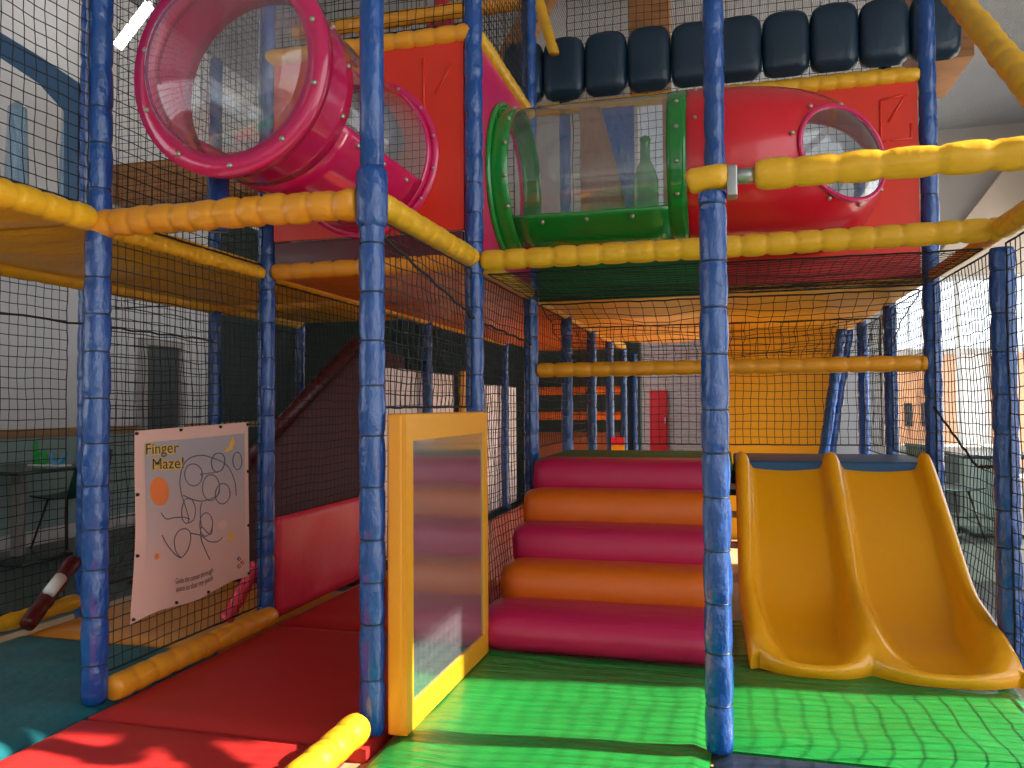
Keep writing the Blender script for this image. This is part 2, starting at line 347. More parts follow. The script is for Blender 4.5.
def post(x, y, z0, z1, r, label, m='blue', near=False, group=None, smooth_above=None, lean=None):
    pseed[0] += 1; sd_ = pseed[0]*3.1
    t = thing('padded_post', label, 'post', (x, y, z0), group)
    top = smooth_above if smooth_above else z1
    prof, ties = sleeve_profile(z0, top, r, .155, pseed[0])
    ax = EZ
    if lean: ax = Vector(lean).normalized()
    base = Vector((x, y, z0)); prof = [(h-z0, q) for h, q in prof]
    mb = lathe_wob(MB(), base, EX, EY, ax, prof, 24 if near else 14, sd_, .07)
    mb.build('foam_sleeve', M[m], t)
    if smooth_above:
        b2 = MB().tube([(x, y, top-.01), (x, y, top+.35), (x, y, top+.8), (x, y, z1)], r*.93, 20)
        b2.build('upper_sleeve', M[m], t)
        MB().tube([(x, y, top-.12), (x, y, top-.1), (x, y, top+.06), (x, y, top+.08)], [r*1.0, r*1.22, r*1.22, r*1.0], 20).build('rail_clamp', M[m], t)
    if near:
        for h in ties[:14]:
            a0 = random.random()*6
            c = [(x+math.cos(a)*r*.9, y+math.sin(a)*r*.9, h) for a in [2*PI*k/16 for k in range(16)]]
            mbt = MB().tube(c, .003, 5, closed=True)
            mbt.build('cable_tie', M['blue_deep'], t)
    return t
R = .043
post(gx(0), gy(1), 0, 4.3, .046, 'blue padded post at the left, in front of the banner net, standing on the mats', near=True, m='blue')
post(gx(1), gy(1), 0, 4.0, .043, 'bright blue padded post beside the front edge of the mirror panel', near=True, smooth_above=DECK+.06)
post(gx(2), 2.53, 0, 1.71, .043, 'thick front blue padded post between steps and slide, ending in a yellow cap', near=True)
post(gx(1), gy(2), 0, 4.2, .044, 'smooth blue post rising behind the mirror panel between the red and magenta panels', near=True)
post(gx(0), gy(2), 0, 4.2, .043, 'blue padded post between the banner and the low crimson wall', near=True)
post(gx(3), gy(2), 0, 1.66, .046, 'dark blue padded post at the right edge beside the slide foot', near=True, m='blue')
post(gx(1), gy(3), 0, 4.6, .044, 'blue padded post at the left top corner of the climbing steps', near=True)
post(gx(3), gy(3), 0, 4.6, .045, 'tall blue padded post behind the right rim of the slide', near=True)
post(gx(2), gy(2), 1.75, 4.4, .045, 'dark blue upper post standing behind the clear and red crawl tube')
post(gx(-1), gy(2), -.06, 4.2, .043, 'dark blue post just behind the left front post, beside the blue arch')
post(gx(-1), gy(3), FL, 3.4, .043, 'blue post behind the upper edge of the banner')
post(gx(-1), gy(4), FL, 1.72, .040, 'thin blue post in the dark area left of the maroon ramp top')
post(gx(0), gy(4), 0, 1.72, .042, 'blue post rising behind the white board, left of the mirror top')
post(gx(0), gy(6), 0, 1.72, .042, 'far blue post above the second white board')
post(gx(0), gy(7), 0, 1.72, .042, 'far blue post at the left end of the far orange rails')
post(gx(2), gy(3), 0, 1.70, .042, 'blue post hidden mostly behind the thick front post, at the top of the slide')
FAR = ['first post behind the steps top, nearest of the receding row', 'second post in the receding row behind the steps', 'third post in the receding row behind the steps', 'fourth post in the receding row behind the steps', 'last and farthest blue post behind the steps']
for k, lb in enumerate(FAR): post(gx(1), gy(4+k), 0, (3.75, 2.9, 1.72, 1.72, 1.72)[k], .043, 'blue padded '+lb)
post(gx(3), gy(4), 0, 3.75, .044, 'blue padded post left of the tall right post, behind the slide platform')
post(gx(3), gy(5), 0, 2.9, .044, 'far blue post beside the two leaning posts behind the slide')
for k, (dx, z1) in enumerate(((0, 0), (-.07, 0))):
    post(.80+dx-.105, 6.80-k*.15, -.06, 1.66, .042, ['leaning blue post at the right edge of the yellow back wall', 'second leaning blue post pressed against the yellow back wall'][k], lean=(.15, 0, 1))

# ---------------------------------------------------------------- rails
def rail(a, b, r, label, m='yellow', step=.105, sag=0, group=None, n=16, pinch=.17, name='padded_rail', amp=.06):
    a, b = Vector(a), Vector(b); L = (b-a).length; w = (b-a).normalized()
    u = w.cross(EZ).normalized() if abs(w.z) < .95 else EX.copy(); v = w.cross(u)
    pseed[0] += 1
    prof, ties = sleeve_profile(0, L, r, step, pseed[0], pinch)
    prof = [(h, q) for h, q in prof]
    mb = MB(); lathe_wob(mb, a, u, v, w, prof, n, pseed[0]*2.3, amp)
    if sag:
        mb.v = [tuple(Vector(p)-EZ*sag*4*max(0, (lambda t: t*(1-t))(min(1, max(0, (Vector(p)-a).dot(w)/L))))) for p in mb.v]
    return tag(mb.build(name, M[m]), label, 'rail', group)
Z = DECK+.035
rail((gx(0)-.02, gy(1), Z-.01), (gx(1)-.05, gy(1), Z-.01), .052, 'ochre padded rail running left to right below the pink tube', m='gold', step=.09, amp=.16)
rail((gx(1), gy(1)+.05, Z), (gx(1), gy(2)-.045, Z), .045, 'bright yellow rail running back from the bright blue post above the mirror panel')
rail((gx(1)+.04, gy(2), Z-.01), (gx(2)-.0, gy(2), Z-.01), .048, 'yellow rail under the clear green crawl tube', step=.12, amp=.04)
rail((gx(2), gy(2), Z-.01), (gx(3)+.0, gy(2), Z+.0), .048, 'yellow rail under the red tube elbow on the right', step=.105, amp=.05)
rail((gx(3), gy(2)-.02, Z), (gx(3), gy(1), Z), .045, 'yellow rail coming forward at the right edge from the dark blue post')
rail((gx(3), gy(2)+.05, Z-.01), (gx(3), gy(3)-.05, Z-.01), .03, 'thin ochre roped rail between the two right posts', m='gold', step=.06)
rail((gx(2)+.13, 2.53, 1.755), (gx(3)+.05, gy(1)+.05, 1.735), .046, 'nearest yellow rail crossing in front of the red elbow, torn sleeve end', step=.13, amp=.10)
cap = thing('post_cap', 'small yellow cap sleeve on top of the thick front post', 'cap', (gx(2), 2.53, 1.69))
MB().tube([(gx(2)-.075, 2.53, 1.745), (gx(2)-.06, 2.53, 1.75), (gx(2)+.02, 2.53, 1.757), (gx(2)+.045, 2.53, 1.757)], [.030, .04, .041, .036], 16).build('sleeve_end', M['yellow'], cap)
MB().tube([(gx(2)+.03, 2.53, 1.755), (gx(2)+.16, 2.53, 1.755)], .024, 14).build('bare_pipe', M['steel'], cap)
MB().box((gx(2)+.045, 2.53-.03, 1.69), (gx(2)+.075, 2.53+.03, 1.785), bev=.005).build('clamp', M['steel'], cap)
rail((gx(0), gy(1)-.04, Z), (gx(0), gy(1)-1.3, Z), .047, 'bright yellow rail at the left running toward the camera from the left post')
rail((gx(0), gy(1)+.05, Z-.02), (gx(0), gy(2)-.05, Z-.02), .032, 'yellow rail with worn sleeve above the banner net', step=.05, amp=.2)
rail((gx(0)+.04, gy(2), Z-.01), (gx(1)-.04, gy(2), Z-.01), .042, 'ochre rail crossing below the red panel, behind the bright blue post', m='gold')
rail((gx(0), gy(2)+.05, Z-.01), (gx(0), gy(3), Z-.01), .042, 'yellow rail running back from the post beside the low crimson wall')
rail((gx(0), gy(3)+.05, Z-.01), (gx(0), gy(6), Z-.01), .042, 'long yellow rail receding above the white boards')
rail((gx(1), gy(2)+.05, Z-.01), (gx(1), gy(3)-.04, Z-.01), .040, 'yellow rail running back under the magenta panel')
rail((gx(1), gy(3)+.05, Z-.01), (gx(1), gy(7), Z-.01), .040, 'long yellow rail receding above the row of far posts')
rail((gx(-1), gy(0), Z-.01), (gx(-1), gy(3)-.02, Z-.01), .045, 'yellow rail at the far left below the brown deck pads')
rail((gx(-1), gy(3)+.03, Z-.01), (gx(-1), gy(4), Z-.01), .040, 'yellow rail receding behind the top of the banner net')
rail((gx(-1)+.03, gy(3), Z-.01), (gx(0)-.04, gy(3), Z-.01), .040, 'ochre rail crossing under the deck behind the banner', m='gold')
rail((gx(1)+.04, gy(3), 1.265), (gx(3)-.03, gy(3), 1.265), .044, 'level ochre guard rail across the top of steps and slide', m='gold', step=.115, amp=.03)
rail((gx(0)+.055, gy(1)+.02, .045), (gx(0)+.055, gy(2)-.04, .045), .048, 'ochre floor level rail between banner net and red mat', m='gold', step=.10)
rail((gx(1)-.02, gy(1)-.06, .04), (gx(1)-.02, gy(1)-1.0, .04), .05, 'sunlit yellow floor rail at the bottom beside the bright blue post')
rail((gx(-1), 2.0, .05), (gx(-1), gy(2)-.05, .05), .042, 'yellow floor rail at the far left behind the teal mat', step=.12)
rail((gx(1)+.02, gy(2), 2.80), (gx(0), gy(2), 2.80), .045, 'yellow rail on top of the left red panel', m='gold', amp=.04)
rail((gx(1), gy(2)+.05, 2.80), (gx(1), gy(3), 2.80), .042, 'yellow rail on top of the magenta panel')
rail((gx(2)+.04, gy(3), 2.80), (gx(3)-.04, gy(3), 2.80), .042, 'yellow rail on top of the right red panel')
rail((gx(1)-.42, gy(4)-.09, 3.21), (gx(3)+.1, gy(4)-.09, 3.21), .042, 'yellow rail beneath the row of blue cushions', m='yellow')
rail((gx(0)-.5, gy(3), 3.50), (gx(1)-.04, gy(3), 3.50), .05, 'ochre rail at the top edge above the left red panel', m='gold', amp=.15)
rail((-1.36, gy(4)-.3, 4.35), (-1.13, gy(4)-.3, 3.52), .04, 'bright yellow slanting rail above the blue cushions')
rail((gx(3), gy(3)-.02, 3.40), (gx(3), gy(1), 1.50), .052, 'thick yellow slanting rail across the upper right corner', step=.14, amp=.12)
for k, z in enumerate((1.23, .94)):
    rail((gx(0), gy(7)+.02, z), (gx(1), gy(7)+.02, z), .05, ['far orange rail between the distant posts, the upper', 'far orange rail between the distant posts, the lower'][k], m='deck_o', n=10)
rail((-3.20, 3.06, .03), (-3.27, 3.42, .27), .04, 'maroon padded brace at the left edge with a painted white highlight', m='maroon')
tag(MB().tube([(-3.195, 3.18, .158), (-3.21, 3.27, .215)], .03, 10).build('painted_highlight', M['white']), 'white painted highlight on the maroon brace at the left edge', 'glint')  # highlight on the brace, put in as a white piece
rail((-2.36, 3.40, .02), (-2.26, 3.52, .28), .035, 'red padded brace beside the post right of the banner', m='pinkred', step=.04)

# ---------------------------------------------------------------- deck boards seen from below
def deck(x0, x1, y0, y1, m, label, z=DECK, sag=.03):
    mb = MB(); s1 = random.random()*9
    def fn(u, v, lo=True):
        x = x0+u*(x1-x0); y = y0+v*(y1-y0)
        d = math.sin(PI*u)**.6*math.sin(PI*v)**.6 if 0 < u < 1 and 0 < v < 1 else 0
        return (x, y, z-.0-sag*d+.012*noise.noise(Vector((x*3+s1, y*7, 0)))*d)
    mb.grid(fn, 20, 20); mb.box((x0, y0, z+.012), (x1, y1, z+.05))
    return tag(mb.build('deck_pad', M[m], solid=0), label, 'deck')
e = .04
for j in range(2, 7):
    deck(gx(0)+e, gx(1)-e, gy(j)+e, gy(j+1)-.005, 'deck_o', ['orange deck pad seen from below behind the mirror panel, nearest of its row', 'second orange deck pad overhead behind the mirror panel', 'third orange deck pad overhead in the aisle', 'fourth orange deck pad overhead in the aisle', 'farthest orange deck pad overhead in the aisle'][j-2])
k = 0
for i in (1, 2):
    for j in range(3, 6):
        deck(gx(i)+e, gx(i+1)-.005, gy(j)+e, gy(j+1)-.005, 'deck_y', 'yellow deck pad overhead '+['above the steps, nearest', 'above the steps, middle', 'above the steps, farthest', 'above the slide, nearest', 'above the slide, middle', 'above the slide, farthest'][k], sag=.06); k += 1
for j in range(0, 4):
    deck(gx(-1)+e, gx(0)-e, gy(j)+.005, gy(j+1)-.005, 'deck_y' if j > 0 else 'deck_y', ['brownish yellow deck pad overhead at the left frame edge', 'yellow deck pad overhead between left post and banner', 'yellow deck pad overhead behind the banner', 'far yellow deck pad overhead left of the maroon ramp'][j], z=DECK+.03)

# ---------------------------------------------------------------- upper panels
def panel(name, lo, hi, m, label, ribs=None):
    t = thing(name, label, 'panel', ((lo[0]+hi[0])/2, (lo[1]+hi[1])/2, lo[2]))
    MB().box(lo, hi, bev=.008).build('sheet', M[m], t)
    if ribs:
        mb = MB()
        for a, b in ribs: mb.tube([a, b], .007, 6)
        mb.build('raised_lines', M[m], t)
    return t
def holed(name, axis, pos, a0, a1, z0, z1, ca, cz, r, m, label, ribs=None):
    t = thing(name, label, 'panel', (pos, (a0+a1)/2, z0) if axis == 'x' else ((a0+a1)/2, pos, z0))
    n = 64; th = .012
    def sq(a):
        dx, dz = math.cos(a), math.sin(a)
        k = min(((a1-ca) if dx > 0 else (ca-a0))/max(abs(dx), 1e-6), ((z1-cz) if dz > 0 else (cz-z0))/max(abs(dz), 1e-6))
        return ca+dx*k, cz+dz*k
    angs = sorted([2*PI*k/n for k in range(n)]+[math.atan2(zz-cz, aa-ca) % (2*PI) for aa in (a0, a1) for zz in (z0, z1)])
    n = len(angs); rows = []
    for side in (-th, th):
        for kind in (0, 1):
            row = []
            for a in angs:
                p, q = (ca+math.cos(a)*r, cz+math.sin(a)*r) if kind == 0 else sq(a)
                row.append((pos+side, p, q) if axis == 'x' else (p, pos+side, q))
            rows.append(row)
    order = [rows[0], rows[1], rows[3], rows[2]]; vs = [p for r_ in order for p in r_]
    MB().add(vs, [(i*n+k, i*n+(k+1) % n, ((i+1) % 4)*n+(k+1) % n, ((i+1) % 4)*n+k) for i in range(4) for k in range(n)], False).build('sheet', M[m], t)
    if ribs:
        mb = MB()
        for a, b in ribs: mb.tube([a, b], .007, 6)
        mb.build('raised_lines', M[m], t)
    return t
y = gy(2)-.012
holed('play_panel', 'y', gy(2), gx(0)+.045, gx(1)-.045, 1.875, 2.775, -1.665, 2.245, .345, 'frp_redpanel', 'scarlet square panel with round hole, pink tube emerging from it',
      [((-1.36, y, 2.70), (-1.36, y, 2.45)), ((-1.30, y, 2.52), (-1.22, y, 2.66))])
holed('play_panel', 'x', gx(1), gy(2)+.05, gy(3)-.05, DECK+.04, 2.775, 4.05, 2.235, .36, 'frp_pinkpanel', 'magenta side panel where the green crawl tube begins')
y = gy(3)-.012
holed('play_panel', 'y', gy(3), gx(2)+.05, gx(3)-.05, 1.855, 2.775, .43, 2.235, .362, 'frp_redpanel', 'scarlet panel behind the red tube elbow on the right',
      [((.82, y, 2.68), (.82, y, 2.45)), ((.82, y, 2.68), (.95, y, 2.70)), ((.95, y, 2.70), (.86, y, 2.56)), ((.86, y, 2.46), (.97, y, 2.46)), ((.97, y, 2.46), (.97, y, 2.54)), ((.86, y, 2.46), (.82, y, 2.45))])
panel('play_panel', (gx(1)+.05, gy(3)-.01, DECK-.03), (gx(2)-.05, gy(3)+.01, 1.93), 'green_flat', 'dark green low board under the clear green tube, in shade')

panel('shade_strip', (gx(0)+.05, gy(2)-.015, DECK+.045), (gx(1)-.05, gy(2)+.015, 1.868), 'maroon', 'dark maroon strip painting the shaded foot of the left red panel, above the ochre rail')  # shade on the lower red panel, put in as a maroon strip
panel('shade_strip', (gx(2)+.05, gy(3)-.015, DECK+.02), (gx(3)-.05, gy(3)+.015, 1.85), 'redmat', 'dark red strip painting the shaded panel foot under the red tube elbow')  # shaded bottom of the right red panel, painted as a darker strip
# ---------------------------------------------------------------- crawl tubes
def bolts(parent, pts, r=.011):
    for p, nrm in pts:
        n = Vector(nrm).normalized(); p = Vector(p)
        MB().tube([p-n*.002, p+n*.004, p+n*.010], [r, r, r*.55], 8).build('bolt', M['brass'], parent)
# pink tube: axis along Y
TC = Vector((-1.665, 0, 2.245)); TR = .347
pt = thing('crawl_tube', 'pink crawl tube with big clear bubble end and clear side windows, upper left', 'tube', (TC.x, 2.95, TC.z-TR))
def cyl(y0, y1, a0, a1, r=TR, nu=6, nv=40, c=TC):
    def fn(u, v):
        a = a0+(a1-a0)*v; return (c.x+math.cos(a)*r, y0+(y1-y0)*u, c.z+math.sin(a)*r)
    return fn
yA, yB = gy(1)+.02, gy(2)-.015
D = math.radians
def ring(y0, y1, r0, r1, c=TC, n=56):
    prof = [(r0, y0), (r1, y0), (r1, y1), (r0, y1)]
    vs = [(c.x+math.cos(2*PI*k/n)*r, y, c.z+math.sin(2*PI*k/n)*r) for r, y in prof for k in range(n)]
    fs = [(i*n+k, i*n+(k+1) % n, ((i+1) % 4)*n+(k+1) % n, ((i+1) % 4)*n+k) for i in range(4) for k in range(n)]
    return vs, fs
front = MB(); front.grid(cyl(yA, yA+.24, 0, 2*PI), 4, 56); fband = front.build('front_band', M['frp_pink'], pt, solid=.012)
MB().grid(cyl(yB-.06, yB, 0, 2*PI), 2, 56).build('rear_band', M['frp_pink'], pt, solid=.012)
MB().grid(cyl(yA+.24, yB-.06, D(205), D(335)), 8, 30).build('belly', M['frp_pink'], pt, solid=.012)
MB().grid(cyl(yA+.22, yB-.04, D(-27), D(207), TR-.004), 8, 50).build('clear_window', M['acryl'], pt)
mb = MB(); mb.add(*ring(yA-.02, yA+.02, TR-.035, TR+.04)); ffl = mb.build('front_flange', M['frp_pink'], pt)
mb = MB(); mb.add(*ring(yB-.01, yB+.012, TR-.01, TR+.035)); rfl = mb.build('rear_flange', M['frp_pink'], pt)
def dome(u, v):
    a = 2*PI*v; r = (TR-.025)*math.sin(u*PI/2); d = .15*math.cos(u*PI/2)
    return (TC.x+math.cos(a)*r, yA-.02-d, TC.z+math.sin(a)*r)
MB().grid(dome, 12, 56).build('bubble_window', M['acryl'], pt)
bolts(ffl, [((TC.x+math.cos(a)*(TR+.005), yA-.02, TC.z+math.sin(a)*(TR+.005)), (0, -1, 0)) for a in [D(20+36*k) for k in range(10)]])
bolts(fband, [((TC.x+math.cos(D(a))*(TR+.006), yy, TC.z+math.sin(D(a))*(TR+.006)), (math.cos(D(a)), 0, math.sin(D(a)))) for a, yy in
           [(35, yA+.20), (8, yA+.20), (-22, yA+.20), (-31, yA+.38), (-31, yA+.62), (-31, yA+.86), (60, yA+.2)]])
bolts(rfl, [((TC.x+math.cos(a)*(TR+.018), yB-.01, TC.z+math.sin(a)*(TR+.018)), (0, -1, 0)) for a in [D(-60+24*k) for k in range(7)]], .008)
tag(MB().tube([(TC.x-.18, 2.60, 1.72), (TC.x-.18, 2.60, 1.80), (TC.x-.18, 2.60, 1.925)], [.04, .042, .04], 16).build('support_stub', M['blue']), 'short blue stub post under the pink tube', 'post')
# green clear tube: axis along X
GC = Vector((0, 4.05, 2.235)); GR = .365
gt = thing('crawl_tube', 'clear crawl tube with green ends and green belly, in the upper middle', 'tube', (-.62, 4.05, GC.z-GR))
def cylx(x0, x1, a0, a1, r=GR):
    def fn(u, v):
        a = a0+(a1-a0)*v; return (x0+(x1-x0)*u, GC.y-math.cos(a)*r, GC.z+math.sin(a)*r)
    return fn
gx0, gx1 = gx(1)+.012, -.16
MB().grid(cylx(gx0, gx0+.10, 0, 2*PI), 3, 56).build('left_band', M['frp_green'], gt, solid=.014)
MB().grid(cylx(gx1-.09, gx1, 0, 2*PI), 3, 56).build('right_band', M['frp_green'], gt, solid=.014)
MB().grid(cylx(gx0+.1, gx1-.09, D(222), D(318)), 8, 30).build('belly', M['frp_green'], gt, solid=.014)
MB().grid(cylx(gx0+.07, gx1-.06, D(-44), D(224), GR+.004), 8, 50).build('clear_window', M['acryl'], gt)
n = 56; vs = [(x, GC.y-math.cos(2*PI*k/n)*r, GC.z+math.sin(2*PI*k/n)*r) for x, r in ((gx0-.002, GR-.01), (gx0-.002, GR+.045), (gx0+.02, GR+.045), (gx0+.02, GR-.01)) for k in range(n)]
MB().add(vs, [(i*n+k, i*n+(k+1) % n, ((i+1) % 4)*n+(k+1) % n, ((i+1) % 4)*n+k) for i in range(4) for k in range(n)]).build('flange', M['frp_green'], gt)
bp = []
for a in (-33, -10, 15, 40, 65):
    for x in (gx0+.085, gx1-.045): bp.append(((x, GC.y-math.cos(D(a))*(GR+.008), GC.z+math.sin(D(a))*(GR+.008)), (0, -math.cos(D(a)), math.sin(D(a)))))
for x in (-.86, -.64, -.42): bp.append(((x, GC.y-math.cos(D(-48))*(GR+.008), GC.z+math.sin(D(-48))*(GR+.008)), (0, -.67, -.74)))
bolts(gt, bp)
# red elbow: from +X turning to +Y into the right panel
re_ = thing('crawl_tube', 'red tube elbow with an oval clear porthole, upper right', 'tube', (.2, 4.05, GC.z-GR))
ex0, ER = gx1, .46; ex1 = -.03; RR = .368
def elbow_c(s):
    """axis point and outward direction for s in 0..1: straight bit, then quarter turn of radius ER"""
    Ls = ex1-ex0; La = ER*PI/2; d = s*(Ls+La+.09)
    if d > Ls+La: return Vector((ex1+ER, GC.y+ER+d-Ls-La, GC.z)), Vector((1, 0, 0))
    if d < Ls: return Vector((ex0+d, GC.y, GC.z)), Vector((0, -1, 0))
    th = (d-Ls)/ER; return Vector((ex1+ER*math.sin(th), GC.y+ER*(1-math.cos(th)), GC.z)), Vector((math.sin(th), -math.cos(th), 0))
def elbow(r):
    def fn(u, v):
        c, o = elbow_c(u); a = 2*PI*v; bulge = 1+.03*math.sin(PI*min(1, max(0, (u-.3)/.7)))
        return c+(o*math.cos(a)+EZ*math.sin(a))*r*bulge
    return fn
WS, WHS, WA = .56, .20, D(34)
def inwin(u, v, k=1.0):
    a = 2*PI*v; a = a-2*PI if a > PI else a
    return ((u-WS)/(WHS*k))**2+((a)/(WA*k))**2 < 1
NU, NV = 260, 300
MB().grid(elbow(RR), NU, NV, lambda u, v: not inwin(u+.5/NU, v+.5/NV)).build('shell', M['frp_red'], re_)
MB().grid(elbow(RR+.006), NU, NV, lambda u, v: inwin(u+.5/NU, v+.5/NV, 1.02)).build('porthole', M['acryl'], re_)
def efr(a, k=1.0):
    u = WS+math.cos(a)*WHS*k; v = (math.sin(a)*WA*k)/(2*PI); return elbow(RR+.006)(u, v)
MB().tube([efr(2*PI*k/60) for k in range(60)], .012, 8, closed=True).build('porthole_rim', M['frp_pink'], re_)
bl = []
for k in range(9):
    a = 2*PI*k/9+.2; p = efr(a, 1.12); u = WS+math.cos(a)*WHS*1.12; c, o = elbow_c(u); bl.append((p, p-c))
bolts(re_, bl)
MB().tube([(ex0+.01, GC.y, GC.z), (ex0+.07, GC.y, GC.z)], RR+.008, 56, caps=False).build('joint_band', M['frp_red'], re_)
bolts(re_, [((ex0+.04, GC.y-math.cos(D(a))*(RR+.012), GC.z+math.sin(D(a))*(RR+.012)), (0, -math.cos(D(a)), math.sin(D(a)))) for a in (-20, 20, 55)], .009)

# ---------------------------------------------------------------- mirror panel
mp_ = thing('mirror_panel', 'orange yellow padded panel with a tall scratched mirror, between bright blue post and steps', 'mirror', (-1.03, 2.85, 0))
px0, px1, py0, py1, pz = -1.062, -1.0, 2.385, 3.29, 1.03
mb = MB()
ms = dict(y0=2.445, y1=3.235, z0=.09, z1=.94)
mb.box((px0, py0, .0), (px1-.006, py1, pz), bev=.012)
bd = mb.build('padded_board', M['gold'], mp_)
fr = MB()
for lo, hi in (((px1-.012, py0+.002, .004), (px1+.006, ms['y0'], pz-.004)), ((px1-.012, ms['y1'], .004), (px1+.006, py1-.002, pz-.004)),
               ((px1-.012, ms['y0'], .004), (px1+.006, ms['y1'], ms['z0'])), ((px1-.012, ms['y0'], ms['z1']), (px1+.006, ms['y1'], pz-.004))):
    fr.box(lo, hi)
fr.build('front_border', M['gold'], mp_)
MB().grid(lambda u, v: (px1-.001+.002*math.sin(v*7+.5)*math.sin(PI*u)*math.sin(PI*v), ms['y0']+u*(ms['y1']-ms['y0']), ms['z0']+v*(ms['z1']-ms['z0'])), 10, 40).build('mirror_sheet', M['mirror'], mp_)

# ---------------------------------------------------------------- climbing steps
RL = ['lowest magenta foam step roll, lying on the green mat', 'lower orange foam step roll, second from the bottom', 'middle magenta foam step roll of the climbing steps', 'upper orange foam step roll, fourth from the bottom', 'topmost magenta foam step roll, under the green platform']
for k in range(5):
    yc = 3.42+.222*k+.13; zc = .151*(k+1)-.100; ry, rz = .165, .108
    if k == 0: yc = 3.48; ry = .205; zc = .080; rz = .098
    x0_, x1_ = -1.035, -.035
    mb = MB(); n = 36; nx = 26; vs = []
    for i in range(nx+1):
        t = i/nx; x = x0_+(x1_-x0_)*t
        endf = min(1, .86+.14*(min(i, nx-i)/2)**.5)
        for q in range(n):
            a = 2*PI*q/n; cc, ss = math.cos(a), math.sin(a)
            ee = .62 if k else .8
            yy = math.copysign(abs(cc)**ee, cc)*ry*endf; zz = math.copysign(abs(ss)**ee, ss)*rz*endf
            w_ = 1+.018*noise.noise(Vector((x*7, cc*2+k*5, ss*2)))
            vs.append((x, yc+yy*w_, zc+zz*w_))
    fs = [(i*n+q, i*n+(q+1) % n, (i+1)*n+(q+1) % n, (i+1)*n+q) for i in range(nx) for q in range(n)]+[tuple(range(n)), tuple(nx*n+q for q in range(n))]
    mb.add(vs, fs)
    tag(mb.build('step_roll', M['roll_p' if k % 2 == 0 else 'roll_o']), RL[k], 'step', 'foam rolls of the climbing steps')
st = thing('plywood_stairs', 'pale plywood stepped frame carrying the foam rolls', 'frame', (-.5, 4.0, 0))
for xx in (-.985, -.055, -.53):
    poly = [(xx, 3.60, 0)]
    for k in range(5):
        poly += [(xx, 3.60+.222*k, max(.0, .151*k-.01)), (xx, 3.60+.222*k, .151*(k+1)-.12)]
    poly = [(xx, 3.60, 0), (xx, 3.62, .03), (xx, 4.43, .50), (xx, 4.43, 0)]
    MB().prism(poly, (.018, 0, 0)).build('side_board', M['palewood'], st)
for k in range(5):
    MB().box((-.03, 3.68+.19*k, .10+.125*k), (.07, 3.75+.19*k, .125+.125*k)).build('slat', M['palewood'], st)
# platform
pf = thing('platform', 'half height platform at the top of steps and slide', 'platform', (-.03, 4.9, 0))
MB().box((-1.06, 4.44, .69), (.03, 5.40, .752), bev=.015).build('green_pad', M['green_flat'], pf)
MB().box((.04, 4.47, .69), (1.02, 5.20, .752), bev=.015).build('blue_pad', M['arch_blue'], pf)
MB().box((-1.05, 4.60, .55), (1.0, 5.15, .688)).build('frame', M['navy'], pf)
MB().box((-1.0, 4.75, 0), (-.94, 4.81, .56)).box((.9, 4.75, 0), (.96, 4.81, .56)).box((-.06, 5.0, 0), (0, 5.06, .56)).build('trestle', M['palewood'], pf)

# ---------------------------------------------------------------- twin slide
sx = [.075, .53, .985]
path = [(4.485, .712), (4.42, .68), (4.16, .485), (3.93, .29), (3.80, .19), (3.68, .12), (3.55, .08), (3.42, .062), (3.33, .060), (3.25, .066)]
rim = [(4.54, .765), (4.48, .785), (4.17, .56), (3.95, .39), (3.83, .305), (3.71, .245), (3.58, .205), (3.45, .165), (3.34, .115), (3.26, .072)]
def interp(tab, s):
    t = s*(len(tab)-1); i = min(int(t), len(tab)-2); f = t-i
    p0 = tab[max(i-1, 0)]; p1 = tab[i]; p2 = tab[i+1]; p3 = tab[min(i+2, len(tab)-1)]
    return [.5*((2*p1[k])+(-p0[k]+p2[k])*f+(2*p0[k]-5*p1[k]+4*p2[k]-p3[k])*f*f+(-p0[k]+3*p1[k]-3*p2[k]+p3[k])*f**3) for k in (0, 1)]
NS = 70; cross = []
def lane_cross(xa, xb, n=22):
    return [(xa+(xb-xa)*k/n, k/n) for k in range(n+1)]
sd_o = thing('slide', 'orange yellow twin lane slide with rounded rims, coming down to the green mat', 'slide', (.53, 3.9, 0))
mb = MB(); NX = 60; vs = []
for i in range(NS+1):
    s = i/NS; fy, fz = interp(path, s); ry_, rz_ = interp(rim, s)
    for j in range(NX+1):
        X = sx[0]+(sx[2]-sx[0])*j/NX
        lane = min(X-sx[0], sx[2]-X, abs(X-sx[1]))
        wall = .05+.10*max(0, (s-.45)/.55)
        h = 1-min(1, max(0, (lane-.018)/wall)); h = h*h*(3-2*h)
        if lane < .018: h = 1+.06*(1-lane/.018)
        fl = .006*math.cos((X-sx[0])*14)
        yy = fy+(ry_-fy)*h; zz = fz+(rz_-fz)*h+fl*(1-h)
        flare = .045*max(0, (s-.5)/.5)**1.3
        xx = X+(((X-sx[1])/(sx[2]-sx[1]))*flare*.85 if X > sx[1] else (sx[1]-X)/(sx[1]-sx[0])*flare*.9) 
        if s > .86:   # scalloped toe of each lane
            lw = (sx[1]-sx[0])/2; lc = sx[0]+lw if X < sx[1] else sx[1]+lw
            q = abs(X-lc)/lw; yy += .065*((s-.86)/.14)*q**3
        vs.append((xx, yy, zz))
fs = [(i*(NX+1)+j, (i+1)*(NX+1)+j, (i+1)*(NX+1)+j+1, i*(NX+1)+j+1) for i in range(NS) for j in range(NX)]
